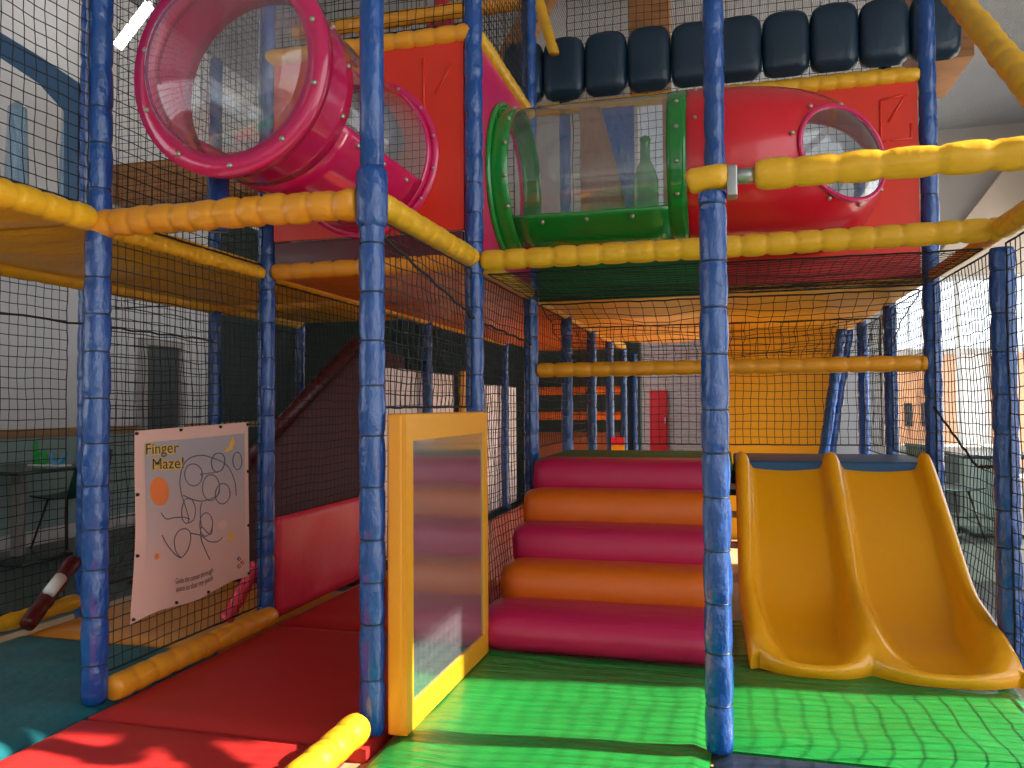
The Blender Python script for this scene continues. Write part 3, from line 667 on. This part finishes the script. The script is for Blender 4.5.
# outer skirts
mb.add(vs, fs)
for j, dx in ((0, -.03), (NX, .03)):
    base = [vs[i*(NX+1)+j] for i in range(NS+1)]
    rows = []
    for t, dz in ((0, 0), (.6, -.010), (1.0, -.035), (1.0, -.09)):
        rows.append([(p[0]+dx*t, p[1], max(.004, p[2]+dz)) for p in base])
    vv = [p for r_ in rows for p in r_]; m_ = NS+1
    mb.add(vv, [(a*m_+i, a*m_+i+1, (a+1)*m_+i+1, (a+1)*m_+i) for a in range(3) for i in range(NS)])
    side = [vs[NS*(NX+1)+j]]+[r_[-1] for r_ in rows[1:]]
    cx0 = vs[NS*(NX+1)+j]; gnd = (cx0[0], cx0[1]+.02, .004)
    g2 = (rows[-1][-1][0], rows[-1][-1][1]+.02, .004)
    mb.add(side+[g2, gnd], [tuple(range(len(side)+2))])
toe = [vs[NS*(NX+1)+j] for j in range(NX+1)]
vv = toe+[(p[0], p[1]-.014, p[2]-.018) for p in toe]+[(p[0], p[1]+.02, .004) for p in toe]
mb.add(vv, [(a*(NX+1)+j, a*(NX+1)+j+1, (a+1)*(NX+1)+j+1, (a+1)*(NX+1)+j) for a in range(2) for j in range(NX)])
so = mb.build('slide_shell', M['slide'], sd_o)
MB().box((.085, 4.49, .68), (.975, 4.535, .748), bev=.01).build('top_lip', M['navy'], sd_o)
bk = MB(); 
for X in (.12, .50, .92): bk.prism([(X, 4.50, .60), (X, 4.50, .0), (X, 4.46, .0), (X, 4.46, .60)], (.04, 0, 0))
bk.build('rear_legs', M['steel'], sd_o)

# ---------------------------------------------------------------- yellow back wall, low walls, ramp, boards
yb = thing('padded_wall', 'large yellow padded wall behind the slide platform, its right edge slanting', 'wall pad', (.4, 6.85, .0))
MB().prism([(-.10, 6.95, FL), (.66, 6.95, FL), (.90, 6.95, 1.72), (-.10, 6.95, 1.72)], (0, .06, 0)).build('pad', M['wall_y'], yb)
tag(MB().grid(lambda u, v: (gx(0)+.008*math.sin(u*9)*math.sin(PI*v), 3.58+u*.95, .0+v*.50), 24, 12).build('low_wall', M['pinkred'], solid=.035),
    'low crimson vinyl wall beside the red mat, behind the blue post', 'wall pad')
tag(MB().box((gx(0)-.09, 5.03, 0), (gx(0)-.06, 6.50, 1.33), bev=.012).build('white_board', M['white']), 'white plastic board above the mirror panel, left of the post', 'board')
tag(MB().box((gx(0)-.09, 7.0, 0), (gx(0)-.06, 8.6, 1.27), bev=.012).build('white_board', M['white']), 'white plastic board between mirror panel and steps, behind the net', 'board')
tag(MB().box((gx(0)-.03, 6.52, .9), (gx(0)+.03, 6.70, 1.36), bev=.02).build('corner_pad', M['yellow']), 'small yellow pad between the two white boards', 'pad')
rp = thing('ramp', 'dark maroon padded ramp climbing to the right behind banner and post', 'ramp', (-3.2, 4.9, FL))
MB().prism([(-4.0, 4.62, FL), (-3.72, 4.62, .02), (-2.42, 4.95, 1.45), (-2.30, 4.95, 1.45), (-2.30, 4.95, FL)], (-.15, .9, 0)).build('slope_block', M['maroon'], rp)
MB().tube([(-3.75, 4.60, .02), (-2.40, 4.93, 1.50)], .05, 12).build('side_bolster', M['maroon'], rp)
tag(MB().box((-2.15, 9.08, 0), (-1.15, 9.14, .75), bev=.02).build('low_wall', M['brown']), 'far brown padded low wall behind the receding posts', 'wall pad')
tag(MB().box((-1.10, 7.86, .60), (-.97, 7.88, .665), bev=.004).build('sign_board', M['yellow']), 'tiny yellow sign plate on a far post', 'sign')
tag(MB().box((-1.10, 7.86, .67), (-.97, 7.88, .74), bev=.004).build('sign_board', M['pinkred']), 'tiny red sign plate on a far post, above the yellow one', 'sign')

# ---------------------------------------------------------------- cushions, hanging things
for k in range(10):
    x = gx(1)-.276+k*.302; w_ = .302; zt = 3.71+.012*random.uniform(-1, 1); zb = 3.25+.004*k*0
    mb = MB()
    def fn(u, v, x=x, zt=zt):
        a = 2*PI*v; ex = math.copysign(abs(math.cos(a))**.45, math.cos(a)); ey = math.copysign(abs(math.sin(a))**.7, math.sin(a))
        prof = (1-abs(2*u-1)**6)**.5 if 0 < u < 1 else .05
        top = (1-.55*max(0, u-.75)/.25*abs(ex)**3*.0)
        zz = zb+(zt-zb)*u-.03*abs(ex)**3*u
        return (x+ex*w_/2*(.55+.45*prof), gy(4)-.13+ey*.085*prof+.004*noise.noise(Vector((x*9+ex*2, ey*3, u*6))), zz)
    mb.grid(fn, 14, 28)
    nm = ['blue cushion in the upper row, '+q for q in ('leftmost, above the magenta panel', 'second from the left, below the slanting yellow rail', 'third from the left', 'fourth from the left, in front of the brown timber', 'fifth from the left, beside the upper middle post', 'sixth from the left, partly behind the upper middle post', 'fourth from the right end', 'third from the right end', 'second from the right end, left of the tall post', 'rightmost, behind the tall post')]
    tag(mb.build('hanging_cushion', M['blue_deep']), nm[k], 'cushion', 'blue cushions hung in a row')
def lathe(mb, x, y, prof, n=16):
    vs = [(x+math.cos(2*PI*k/n)*r, y+math.sin(2*PI*k/n)*r, z) for z, r in prof for k in range(n)]
    N = len(prof); mb.add(vs, [(i*n+k, i*n+(k+1) % n, (i+1)*n+(k+1) % n, (i+1)*n+k) for i in range(N-1) for k in range(n)]+[tuple(range(n-1, -1, -1)), tuple((N-1)*n+k for k in range(n))]); return mb
hb = thing('punch_bag', 'dark red hanging bag above the left red panel', 'bag', (-1.78, 4.9, 3.45))
lathe(MB(), -1.78, 4.9, [(3.45, .10), (3.50, .13), (3.60, .09), (3.66, .05), (3.9, .045), (4.3, .05)]).build('bag', M['pinkred'], hb)
gb = thing('skittle', 'green bottle shaped skittle seen through the clear tube', 'skittle', (-.5, 5.35, 2.25))
lathe(MB(), -.5, 5.35, [(1.75, .07), (2.1, .085), (2.56, .085), (2.64, .06), (2.70, .032), (2.80, .03), (2.84, .038), (2.86, .02)]).build('body', M['frp_green'], gb)
for k, (a, b) in enumerate(((-.98, -.60), (-.40, -.18))):
    t = thing('divider_board', ['blue divider board with a curved brown pad, seen through the clear tube middle', 'blue divider board with a curved brown pad, seen through the clear tube right end'][k], 'panel', ((a+b)/2, 5.62, DECK+.06))
    MB().box((a, 5.60, DECK+.06), (b, 5.63, 3.22), bev=.01).build('board', M['blue'], t)
    arc = [(a, 5.57, DECK+.06)]+[(a+(b-a)*(.38+.62*math.sin(PI/2*(1-q/12))), 5.57, DECK+.06+1.42*(q/12)) for q in range(13)]+[(a, 5.57, DECK+.06+1.42)]
    MB().prism(arc, (0, .03, 0)).build('brown_pad', M['brown'], t)
for k, (z_, lb) in enumerate(((2.55, 'upper ochre rail seen through the clear tube'), (2.15, 'lower ochre rail seen through the clear tube'))):
    rail((gx(1)-.3, gy(5), z_), (gx(3), gy(5), z_), .045, lb, m='gold')
# little coloured flags under the cushions
for k, (x, m, lb) in enumerate(((.22, 'pinkred', 'small red block under the blue cushions'), (.34, 'blue', 'small blue block under the cushions, beside the red one'), (.86, 'gold', 'small yellow block under the cushions at the right'))):
    tag(MB().box((x-.06, gy(4)-.12, 3.02), (x+.06, gy(4)-.06, 3.18), bev=.015).build('hanging_block', M[m]), lb, 'block')
# blue arch at upper left with clear bubble columns
ar = thing('arch_panel', 'blue arched panel behind the net in the upper left corner', 'panel', (-3.9, gy(2), DECK))
yy = gy(2)-.02
out_ = [(-3.335, DECK+.04), (-3.335, 2.80), (-3.60, 2.98), (-3.89, 3.16), (-4.3, 3.31), (-4.8, 3.39)]
in_ = [(-4.8, 3.24), (-4.3, 3.16), (-3.89, 3.02), (-3.60, 2.83), (-3.43, 2.66), (-3.42, DECK+.04)]
poly = [(x, yy, z) for x, z in out_+in_]
MB().prism(poly, (0, .04, 0)).build('arch', M['arch_blue'], ar)
for k, (x, yv, r) in enumerate(((-4.30, 4.0, .07), (-4.02, 4.15, .08))):
    lathe(MB(), x, yv, [(1.98, r), (2.2, r*1.05), (2.6, r*.95), (2.95, r*.8), (3.0, .02)], 24).build('bubble_column', M['acryl_b'], ar)
MB().box((-4.6, 3.6, 1.93), (-3.45, 4.4, 1.975)).build('shelf', M['blue_deep'], ar)

# ---------------------------------------------------------------- nets
def net(o, u, v, label, cell=.046, r=.0021, wob=.006, bulge=.02, seed=0, edge=True, name='safety_net'):
    o, u, v = Vector(o), Vector(u), Vector(v); nrm = u.cross(v).normalized()
    nu = max(2, round(u.length/cell)); nv = max(2, round(v.length/cell)); rnd = random.Random(seed+11)
    P = {}
    for i in range(nu+1):
        for j in range(nv+1):
            s, t = i/nu, j/nv
            b = math.sin(PI*s)*math.sin(PI*t)
            q = o+u*s+v*t+nrm*(bulge*b+wob*noise.noise(Vector((s*5+seed, t*6, 0)))*2*min(1, b*3))
            q += u.normalized()*wob*1.6*noise.noise(Vector((s*4, t*7, seed+5.)))+v.normalized()*wob*1.6*noise.noise(Vector((s*7, t*4, seed+9.)))*min(1, b*4)
            q += Vector((rnd.uniform(-1, 1), rnd.uniform(-1, 1), rnd.uniform(-1, 1)))*wob*.25
            P[i, j] = q
    mb = MB()
    for i in range(nu+1): mb.tube([P[i, j] for j in range(nv+1)], r*(1.8 if edge and i in (0, nu) else 1), 4, caps=False)
    for j in range(nv+1): mb.tube([P[i, j] for i in range(nu+1)], r*(2.2 if edge and j in (0, nv) else 1), 4, caps=False)
    ob = mb.build(name, M['net']); return tag(ob, label, 'net')
zt = DECK-.02; H = zt-.06
net((gx(0), gy(1)+.05, .09), (0, GY-.1, 0), (0, 0, H), 'black net behind the finger maze banner, between left post and the next', seed=1)
net((gx(0), gy(2)+.05, .50), (0, GY-.1, 0), (0, 0, zt-.5), 'black net above the low crimson wall', seed=2)
net((gx(0), gy(3)+.05, .05), (0, 2*GY-.1, 0), (0, 0, H), 'black net in front of the first white board', seed=3, cell=.10)
net((gx(0)+.01, gy(5)+.05, .05), (0, 2.6*GY-.1, 0), (0, 0, H), 'far black net in front of the second white board', seed=4, cell=.12)
net((gx(-1), gy(0)+.3, .09), (0, 1.78, 0), (0, 0, H), 'black net at the far left in front of table and chair', seed=5, cell=.05, bulge=.01)
net((gx(-1), gy(2)+.05, .09), (0, GY-.1, 0), (0, 0, H), 'black net just behind the left front post', seed=6, cell=.05)
net((gx(-1), gy(3)+.05, .02), (0, GY-.1, 0), (0, 0, H), 'black net in the dark area behind the banner top', seed=7, cell=.055)
net((gx(1), gy(1)+.05, 1.05), (0, GY-.1, 0), (0, 0, zt-1.05), 'black net between the mirror panel top and the yellow rail', seed=8)
net((gx(1), gy(2)+.05, .05), (0, GY-.1, 0), (0, 0, H), 'black net between mirror panel and climbing steps', seed=9, bulge=-.06)
net((gx(1), gy(3)+.05, .80), (0, 2*GY-.1, 0), (0, 0, zt-.8), 'black net beside the green platform at the top of the steps', seed=10, cell=.06)
net((gx(1)+.04, gy(4)+.0, .78), (GX*2-.1, 0, 0), (0, 0, zt-.84), 'black net across the back of the platform over red door and yellow wall', seed=12, cell=.052, bulge=.03)
net((gx(3), gy(1), .05), (0, GY-.05, 0), (0, 0, H), 'black net at the right frame edge in front of the dark blue post', seed=13, cell=.05)
net((gx(3), gy(2)+.05, .05), (0, GY-.1, 0), (0, 0, H), 'black net right of the slide between the two right posts', seed=14, bulge=.05, cell=.05)
net((gx(3), gy(3)+.05, .75), (0, GY-.1, 0), (0, 0, zt-.75), 'black net behind the tall right post beside the platform', seed=15, bulge=.03, cell=.05)
net((gx(3), gy(4)+.05, .70), (0, GY-.1, 0), (0, 0, zt-.72), 'far black net beside the leaning posts', seed=16, cell=.055)
net((gx(1)+.05, gy(2)+.06, DECK-.03), (GX*2-.1, 0, 0), (0, GY-.12, 0), 'floor net stretched under the crawl tube', seed=17, cell=.045, r=.0018, bulge=-.02)
net((gx(1)+.05, gy(3)+.05, DECK-.04), (GX*2-.1, 0, 0), (0, GY*1.05, -.36), 'sagging black net under the yellow deck pads', seed=18, cell=.075, bulge=-.05, wob=.016)
net((gx(0), gy(1)-.05, Z+.05), (0, -1.25, 0), (0, 0, 1.9), 'black net over the blue arch in the upper left corner', seed=19, cell=.044, bulge=.02)
net((gx(0), gy(1)+.05, Z+.02), (0, GY-.1, 0), (0, 0, 2.1), 'black net beside the pink tube, upper left', seed=20, cell=.046)
net((gx(0)-.05, gy(2), 2.85), (GX, 0, 0), (0, 0, 1.5), 'black net above the left red panel', seed=21, cell=.048)
net((gx(1), gy(2)+.05, 2.86), (0, GY-.1, 0), (0, 0, 1.6), 'black net above the magenta panel', seed=22, cell=.042)
net((gx(1)+.04, gy(4)-.1, 3.5), (GX*2+.0, 0, 0), (0, 0, 1.3), 'black net above the row of blue cushions', seed=23, cell=.055)
net((gx(1)+.04, gy(4)+.1, DECK+.1), (GX*2+.0, 0, 0), (0, 0, 1.6), 'black net seen through the clear tube, below the cushions', seed=24, cell=.055)
net((gx(-1)-.8, gy(3), DECK+.05), (GX*2+.7, 0, 0), (0, 0, 2.6), 'black net behind the pink tube against the pale wall', seed=25, cell=.05)
def rope(pts, label, r=.006):
    P_ = [Vector(p) for p in pts]; out = []
    for a, b in zip(P_[:-1], P_[1:]):
        for q in range(14): out.append(a.lerp(b, q/14)+Vector((0, .004*math.sin(q*2.2), .005*math.cos(q*2.2))))
    out.append(P_[-1]); return tag(MB().tube(out, r, 6).build('net_rope', M['rope']), label, 'rope')
rope([(gx(-1)+.01, 1.6, 1.52), (gx(-1)+.01, gy(2), 1.50), (gx(-1)+.01, gy(3), 1.50)], 'black twisted rope along the upper edge of the far left net')
rope([(gx(1)+.01, gy(1)+.04, 1.63), (gx(1)+.01, gy(2), 1.45), (gx(1)+.01, gy(3), 1.42)], 'black twisted rope sagging along the net above the mirror panel')
rope([(gx(3)-.01, gy(3), 1.05), (gx(3)-.01, gy(2)+.35, .78), (gx(3)-.01, gy(2)+.03, .80)], 'black rope sagging in the right net beside the slide')

# ---------------------------------------------------------------- finger maze banner
bn = thing('banner', 'pinkish cloth banner reading Finger Maze with looping line maze, hung on the left net', 'banner', (gx(0)+.02, 2.97, .25))
BY0, BY1, BZ0, BZ1 = 2.548, 3.300, .26, .985
def BP(s, t, off=0):
    zb = BZ0+.012*math.sin(s*9)-.02*(1-s)*(1-t)
    y = BY0+(BY1-BY0)*s-.012*(1-t)*(1-s)*math.cos(t*6)
    z = zb+(BZ1-.018*(1-s)-zb)*t
    x = gx(0)+.03+.008*math.sin(s*8+t*2)*(1-t*.5)+off
    return Vector((x, y, z))
MB().grid(lambda u, v: BP(u, v), 40, 30).build('cloth', M['cloth'], bn)
MB().grid(lambda u, v: BP(.075+.88*u, .115+.815*v, .0015), 40, 30).build('printed_field', M['cloth'], bn)
sky = bn
# grey upper field shading to the cloth colour is printed: separate colour field
pm = bpy.data.materials.new('banner_print_fade'); pm.use_nodes = True
nt = pm.node_tree; b = nt.nodes['Principled BSDF']; b.inputs['Roughness'].default_value = .75
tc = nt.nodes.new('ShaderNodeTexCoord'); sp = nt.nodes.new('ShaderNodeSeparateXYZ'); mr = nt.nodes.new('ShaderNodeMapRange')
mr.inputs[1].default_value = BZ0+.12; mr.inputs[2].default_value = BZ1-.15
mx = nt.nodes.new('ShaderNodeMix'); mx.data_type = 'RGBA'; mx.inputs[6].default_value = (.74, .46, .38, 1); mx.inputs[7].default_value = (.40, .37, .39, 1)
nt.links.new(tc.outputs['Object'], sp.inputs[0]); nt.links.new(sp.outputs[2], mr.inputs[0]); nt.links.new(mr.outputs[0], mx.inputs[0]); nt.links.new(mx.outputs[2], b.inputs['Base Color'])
bn.children[-1].data.materials.clear(); bn.children[-1].data.materials.append(pm) if False else None
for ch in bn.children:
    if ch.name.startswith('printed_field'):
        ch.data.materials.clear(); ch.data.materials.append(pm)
def crop_st(cx, cy):
    TL, TRc, BR, BL = (50, 100), (412, 70), (408, 560), (42, 690)
    s, t = .5, .5
    for _ in range(20):
        x = (TL[0]*(1-s)+TRc[0]*s)*t+(BL[0]*(1-s)+BR[0]*s)*(1-t); y = (TL[1]*(1-s)+TRc[1]*s)*t+(BL[1]*(1-s)+BR[1]*s)*(1-t)
        s += (cx-x)/364; t -= (cy-y)/560
    # perspective: the near (left) side is stretched
    s = s*3.08/(3.83-s*(3.83-3.08))
    return s, t
def smooth_line(pts, n=8):
    out = []
    for i in range(len(pts)-1):
        p0 = pts[max(i-1, 0)]; p1 = pts[i]; p2 = pts[i+1]; p3 = pts[min(i+2, len(pts)-1)]
        for q in range(n):
            f = q/n
            out.append([.5*((2*p1[k])+(-p0[k]+p2[k])*f+(2*p0[k]-5*p1[k]+4*p2[k]-p3[k])*f*f+(-p0[k]+3*p1[k]-3*p2[k]+p3[k])*f**3) for k in (0, 1)])
    out.append(pts[-1]); return out
def circ(cx, cy, rx, ry, a0=0, turns=1, n=14):
    return [(cx+math.cos(a0+2*PI*turns*k/n)*rx, cy+math.sin(a0+2*PI*turns*k/n)*ry) for k in range(n+1)]
lines = [
 [(366, 306), (364, 270), (352, 232), (335, 205), (300, 185), (262, 174), (225, 185), (203, 215), (195, 260), (200, 300), (215, 345), (222, 375), (212, 386), (200, 372), (200, 340), (212, 312), (232, 312), (243, 340), (238, 372), (220, 385)],
 circ(238, 235, 27, 34)+[(262, 232), (300, 228), (322, 222), (332, 195), (325, 172), (305, 170), (292, 190), (296, 218), (310, 230)],
 circ(372, 195, 15, 28),
 circ(325, 297, 22, 32)+[(345, 290)],
 circ(290, 275, 25, 40)+[(310, 300), (270, 315), (240, 312), (205, 300)],
 [(128, 360), (145, 378), (175, 372), (205, 368), (225, 372)],
 [(130, 430), (150, 462), (180, 488), (200, 490), (222, 460), (228, 420), (215, 403), (190, 410), (172, 440), (178, 475), (195, 492)],
 [(228, 415), (260, 420), (285, 440), (310, 445), (325, 435)],
 circ(276, 388, 19, 36)+[(290, 420), (262, 395), (262, 430), (275, 465), (290, 497)],
 [(262, 320), (258, 350), (262, 395)],
]
mbl = MB()
for ln in lines:
    P_ = []
    for c_ in smooth_line(ln, 6):
        s, t = crop_st(*c_); P_.append(BP(s, t, .004))
    mbl.tube(P_, .0022, 4, caps=False)
mbl.build('maze_lines', M['inkline'], bn)
def blob(pts, m, name, off=.004):
    q = [crop_st(*p) for p in pts]; vs = [BP(s, t, off) for s, t in q]; c = sum(vs, Vector())/len(vs)
    MB().add([c]+vs, [(0, i+1, (i+1) % len(vs)+1) for i in range(len(vs))], False).build(name, M[m], bn)
blob(circ(125, 292, 32, 45, n=24)[:-1], 'inkor', 'orange_planet')
blob([(358, 112), (364, 135), (355, 158), (336, 166), (330, 163), (344, 150), (351, 132)], 'inkyel', 'moon')
blob([(352, 415), (358, 440), (348, 455), (342, 440)], 'inkyel', 'star')
blob(circ(325, 395, 14, 14, n=10)[:-1], 'cloth', 'pale_spot')
blob(circ(113, 495, 8, 10, n=10)[:-1], 'inkor', 'small_spot')
for cx_, cy_, m_ in ((374, 508, 'inkblue'), (384, 520, 'inkred'), (374, 532, 'inkred')):
    blob([(cx_-7, cy_), (cx_, cy_-8), (cx_+7, cy_), (cx_, cy_+8)], m_, 'logo_mark')
    blob([(cx_-3, cy_), (cx_, cy_-4), (cx_+3, cy_), (cx_, cy_+4)], 'cloth', 'logo_mark', .0055)
def text(txt, c0, width_px, m, off, bold=0, slope=0, name='lettering', h=None, spread=0):
    cu = bpy.data.curves.new('txt', 'FONT'); cu.body = txt; cu.size = 1; cu.offset = bold
    ob = bpy.data.objects.new('txt', cu); C.objects.link(ob)
    bpy.context.view_layer.update()
    me = bpy.data.meshes.new_from_object(ob.evaluated_get(bpy.context.evaluated_depsgraph_get()))
    bpy.data.objects.remove(ob)
    xs = [v.co.x for v in me.vertices]; x0_, x1_ = min(xs), max(xs); sc = width_px/(x1_-x0_)
    hs = h or sc
    for v in me.vertices:
        cx = c0[0]+(v.co.x-x0_)*sc; cy = c0[1]-v.co.y*hs+slope*(v.co.x-x0_)*sc
        s, t = crop_st(cx, cy); p = BP(s, t, off); v.co = p
    me.materials.clear(); me.materials.append(M[m]); me.name = name
    o = bpy.data.objects.new(name, me); C.objects.link(o); o.parent = bn; o.matrix_parent_inverse = Matrix.Translation(-bn.location); return o
text('Finger', (83, 176), 110, 'inkgold', .0035, bold=.07, slope=-.07, name='title_outline', h=50)
text('Maze!', (104, 224), 104, 'inkgold', .0035, bold=.07, slope=-.07, name='title_outline', h=50)
text('Finger', (84, 175), 108, 'ink', .005, bold=0, slope=-.07, name='title', h=50)
text('Maze!', (105, 223), 102, 'ink', .005, bold=0, slope=-.07, name='title', h=50)
text('Guide the comet through', (178, 574), 122, 'ink', .004, bold=0, slope=-.30, name='caption', h=24)
text('space so that my path', (180, 597), 120, 'ink', .004, bold=0, slope=-.30, name='caption', h=24)
for s, t in ((.01, .985), (.36, .985), (.70, .985), (.985, .985), (.985, .68), (.985, .33), (.985, .02), (.62, .015), (.33, .02), (.015, .02), (.015, .34), (.012, .66)):
    p = BP(s, t, .002); MB().tube([p, p+Vector((.008, 0, 0))], [.007, .005], 8).build('eyelet', M['net'], bn)

# ---------------------------------------------------------------- cafe corner beyond the nets
def table(x, y, label):
    t = thing('cafe_table', label, 'table', (x, y, FL))
    MB().box((x-.42, y-.4, FL+.71), (x+.42, y+.4, FL+.74), bev=.01).build('tabletop', M['tabletop'], t)
    MB().box((x-.05, y-.03, FL+.03), (x+.05, y+.03, FL+.71), bev=.01).build('pedestal', M['tableleg'], t)
    MB().box((x-.30, y-.25, FL), (x+.30, y+.25, FL+.03), bev=.01).build('foot', M['tabletop'], t)
    return t
def chair(x, y, rz, label):
    t = thing('cafe_chair', label, 'chair', (0, 0, 0)); 
    def shell(u, v):
        w_ = (u-.5)*.42; s = v
        if s < .5: yv, z = -.20+s*.8, .44-.02*math.sin(PI*s*2)+.25*(abs(w_)*1.2)**2
        else: q = (s-.5)*2; yv = .20+.06*q+.04*math.sin(q*PI/2); z = .44+.40*q**.9
        return (w_*(1-.25*max(0, s-.6)), yv+.1*(w_**2), z)
    MB().grid(shell, 14, 24).build('seat_shell', M['chair'], t, solid=.012)
    for sx_ in (-1, 1):
        for sy_ in (-1, 1):
            MB().tube([(sx_*.10, sy_*.10, .425), (sx_*.19, sy_*.19, 0)], .009, 8).build('leg', M['chairleg'], t)
    t.location = (x, y, FL); t.rotation_euler = (0, 0, rz); return t
table(-5.48, 5.15, 'dark cafe table on a grey pedestal seen through the far left net')
chair(-5.62, 5.78, -PI/2, 'dark green shell chair at the right of the left cafe table')
chair(-5.45, 4.45, PI, 'dark green shell chair cut by the left frame edge')
sg = thing('table_sign', 'small green and blue letter b sign standing on the left cafe table', 'sign', (-5.36, 5.25, FL+.74))
n_ = 20; cx_, cz_ = -5.36, FL+.745
rr = MB()
rr.tube([(cx_+.045*math.cos(2*PI*k/n_), 5.25, cz_+.06+.045*math.sin(2*PI*k/n_)) for k in range(n_)], .02, 8, closed=True)
rr.tube([(cx_-.06, 5.25, cz_+.01), (cx_-.06, 5.25, cz_+.20)], .018, 8)
rr.build('letter', M['inkgreen'], sg)
MB().tube([(cx_+.10, 5.25, cz_+.10), (cx_+.12, 5.25, cz_+.02), (cx_+.20, 5.25, cz_+.03), (cx_+.24, 5.25, cz_+.11)], .02, 8).build('swoosh', M['inksky'], sg)
MB().box((cx_-.1, 5.21, cz_-.0), (cx_+.26, 5.29, cz_+.012)).build('base', M['white'], sg)
table(2.45, 8.3, 'cafe table at the right seen through the net beside the slide')
chair(1.95, 8.0, PI/2+.3, 'dark green shell chair left of the right cafe table')
chair(2.95, 8.0, -PI/2, 'dark green shell chair right of the right cafe table')
cb = thing('cabinet', 'grey green low cabinet behind the right net', 'cabinet', (2.3, 9.6, FL))
MB().box((1.9, 9.4, FL), (2.9, 9.9, .55), bev=.02).build('body', M['bluewall'], cb)
MB().box((1.86, 9.36, .55), (2.94, 9.94, .60), bev=.01).build('top', M['white'], cb)
MB().box((1.95, 9.38, FL+.05), (2.38, 9.40, .50), bev=.005).build('door', M['doorgrey'], cb)
MB().box((2.42, 9.38, FL+.05), (2.85, 9.40, .50), bev=.005).build('door', M['bluewall'], cb)
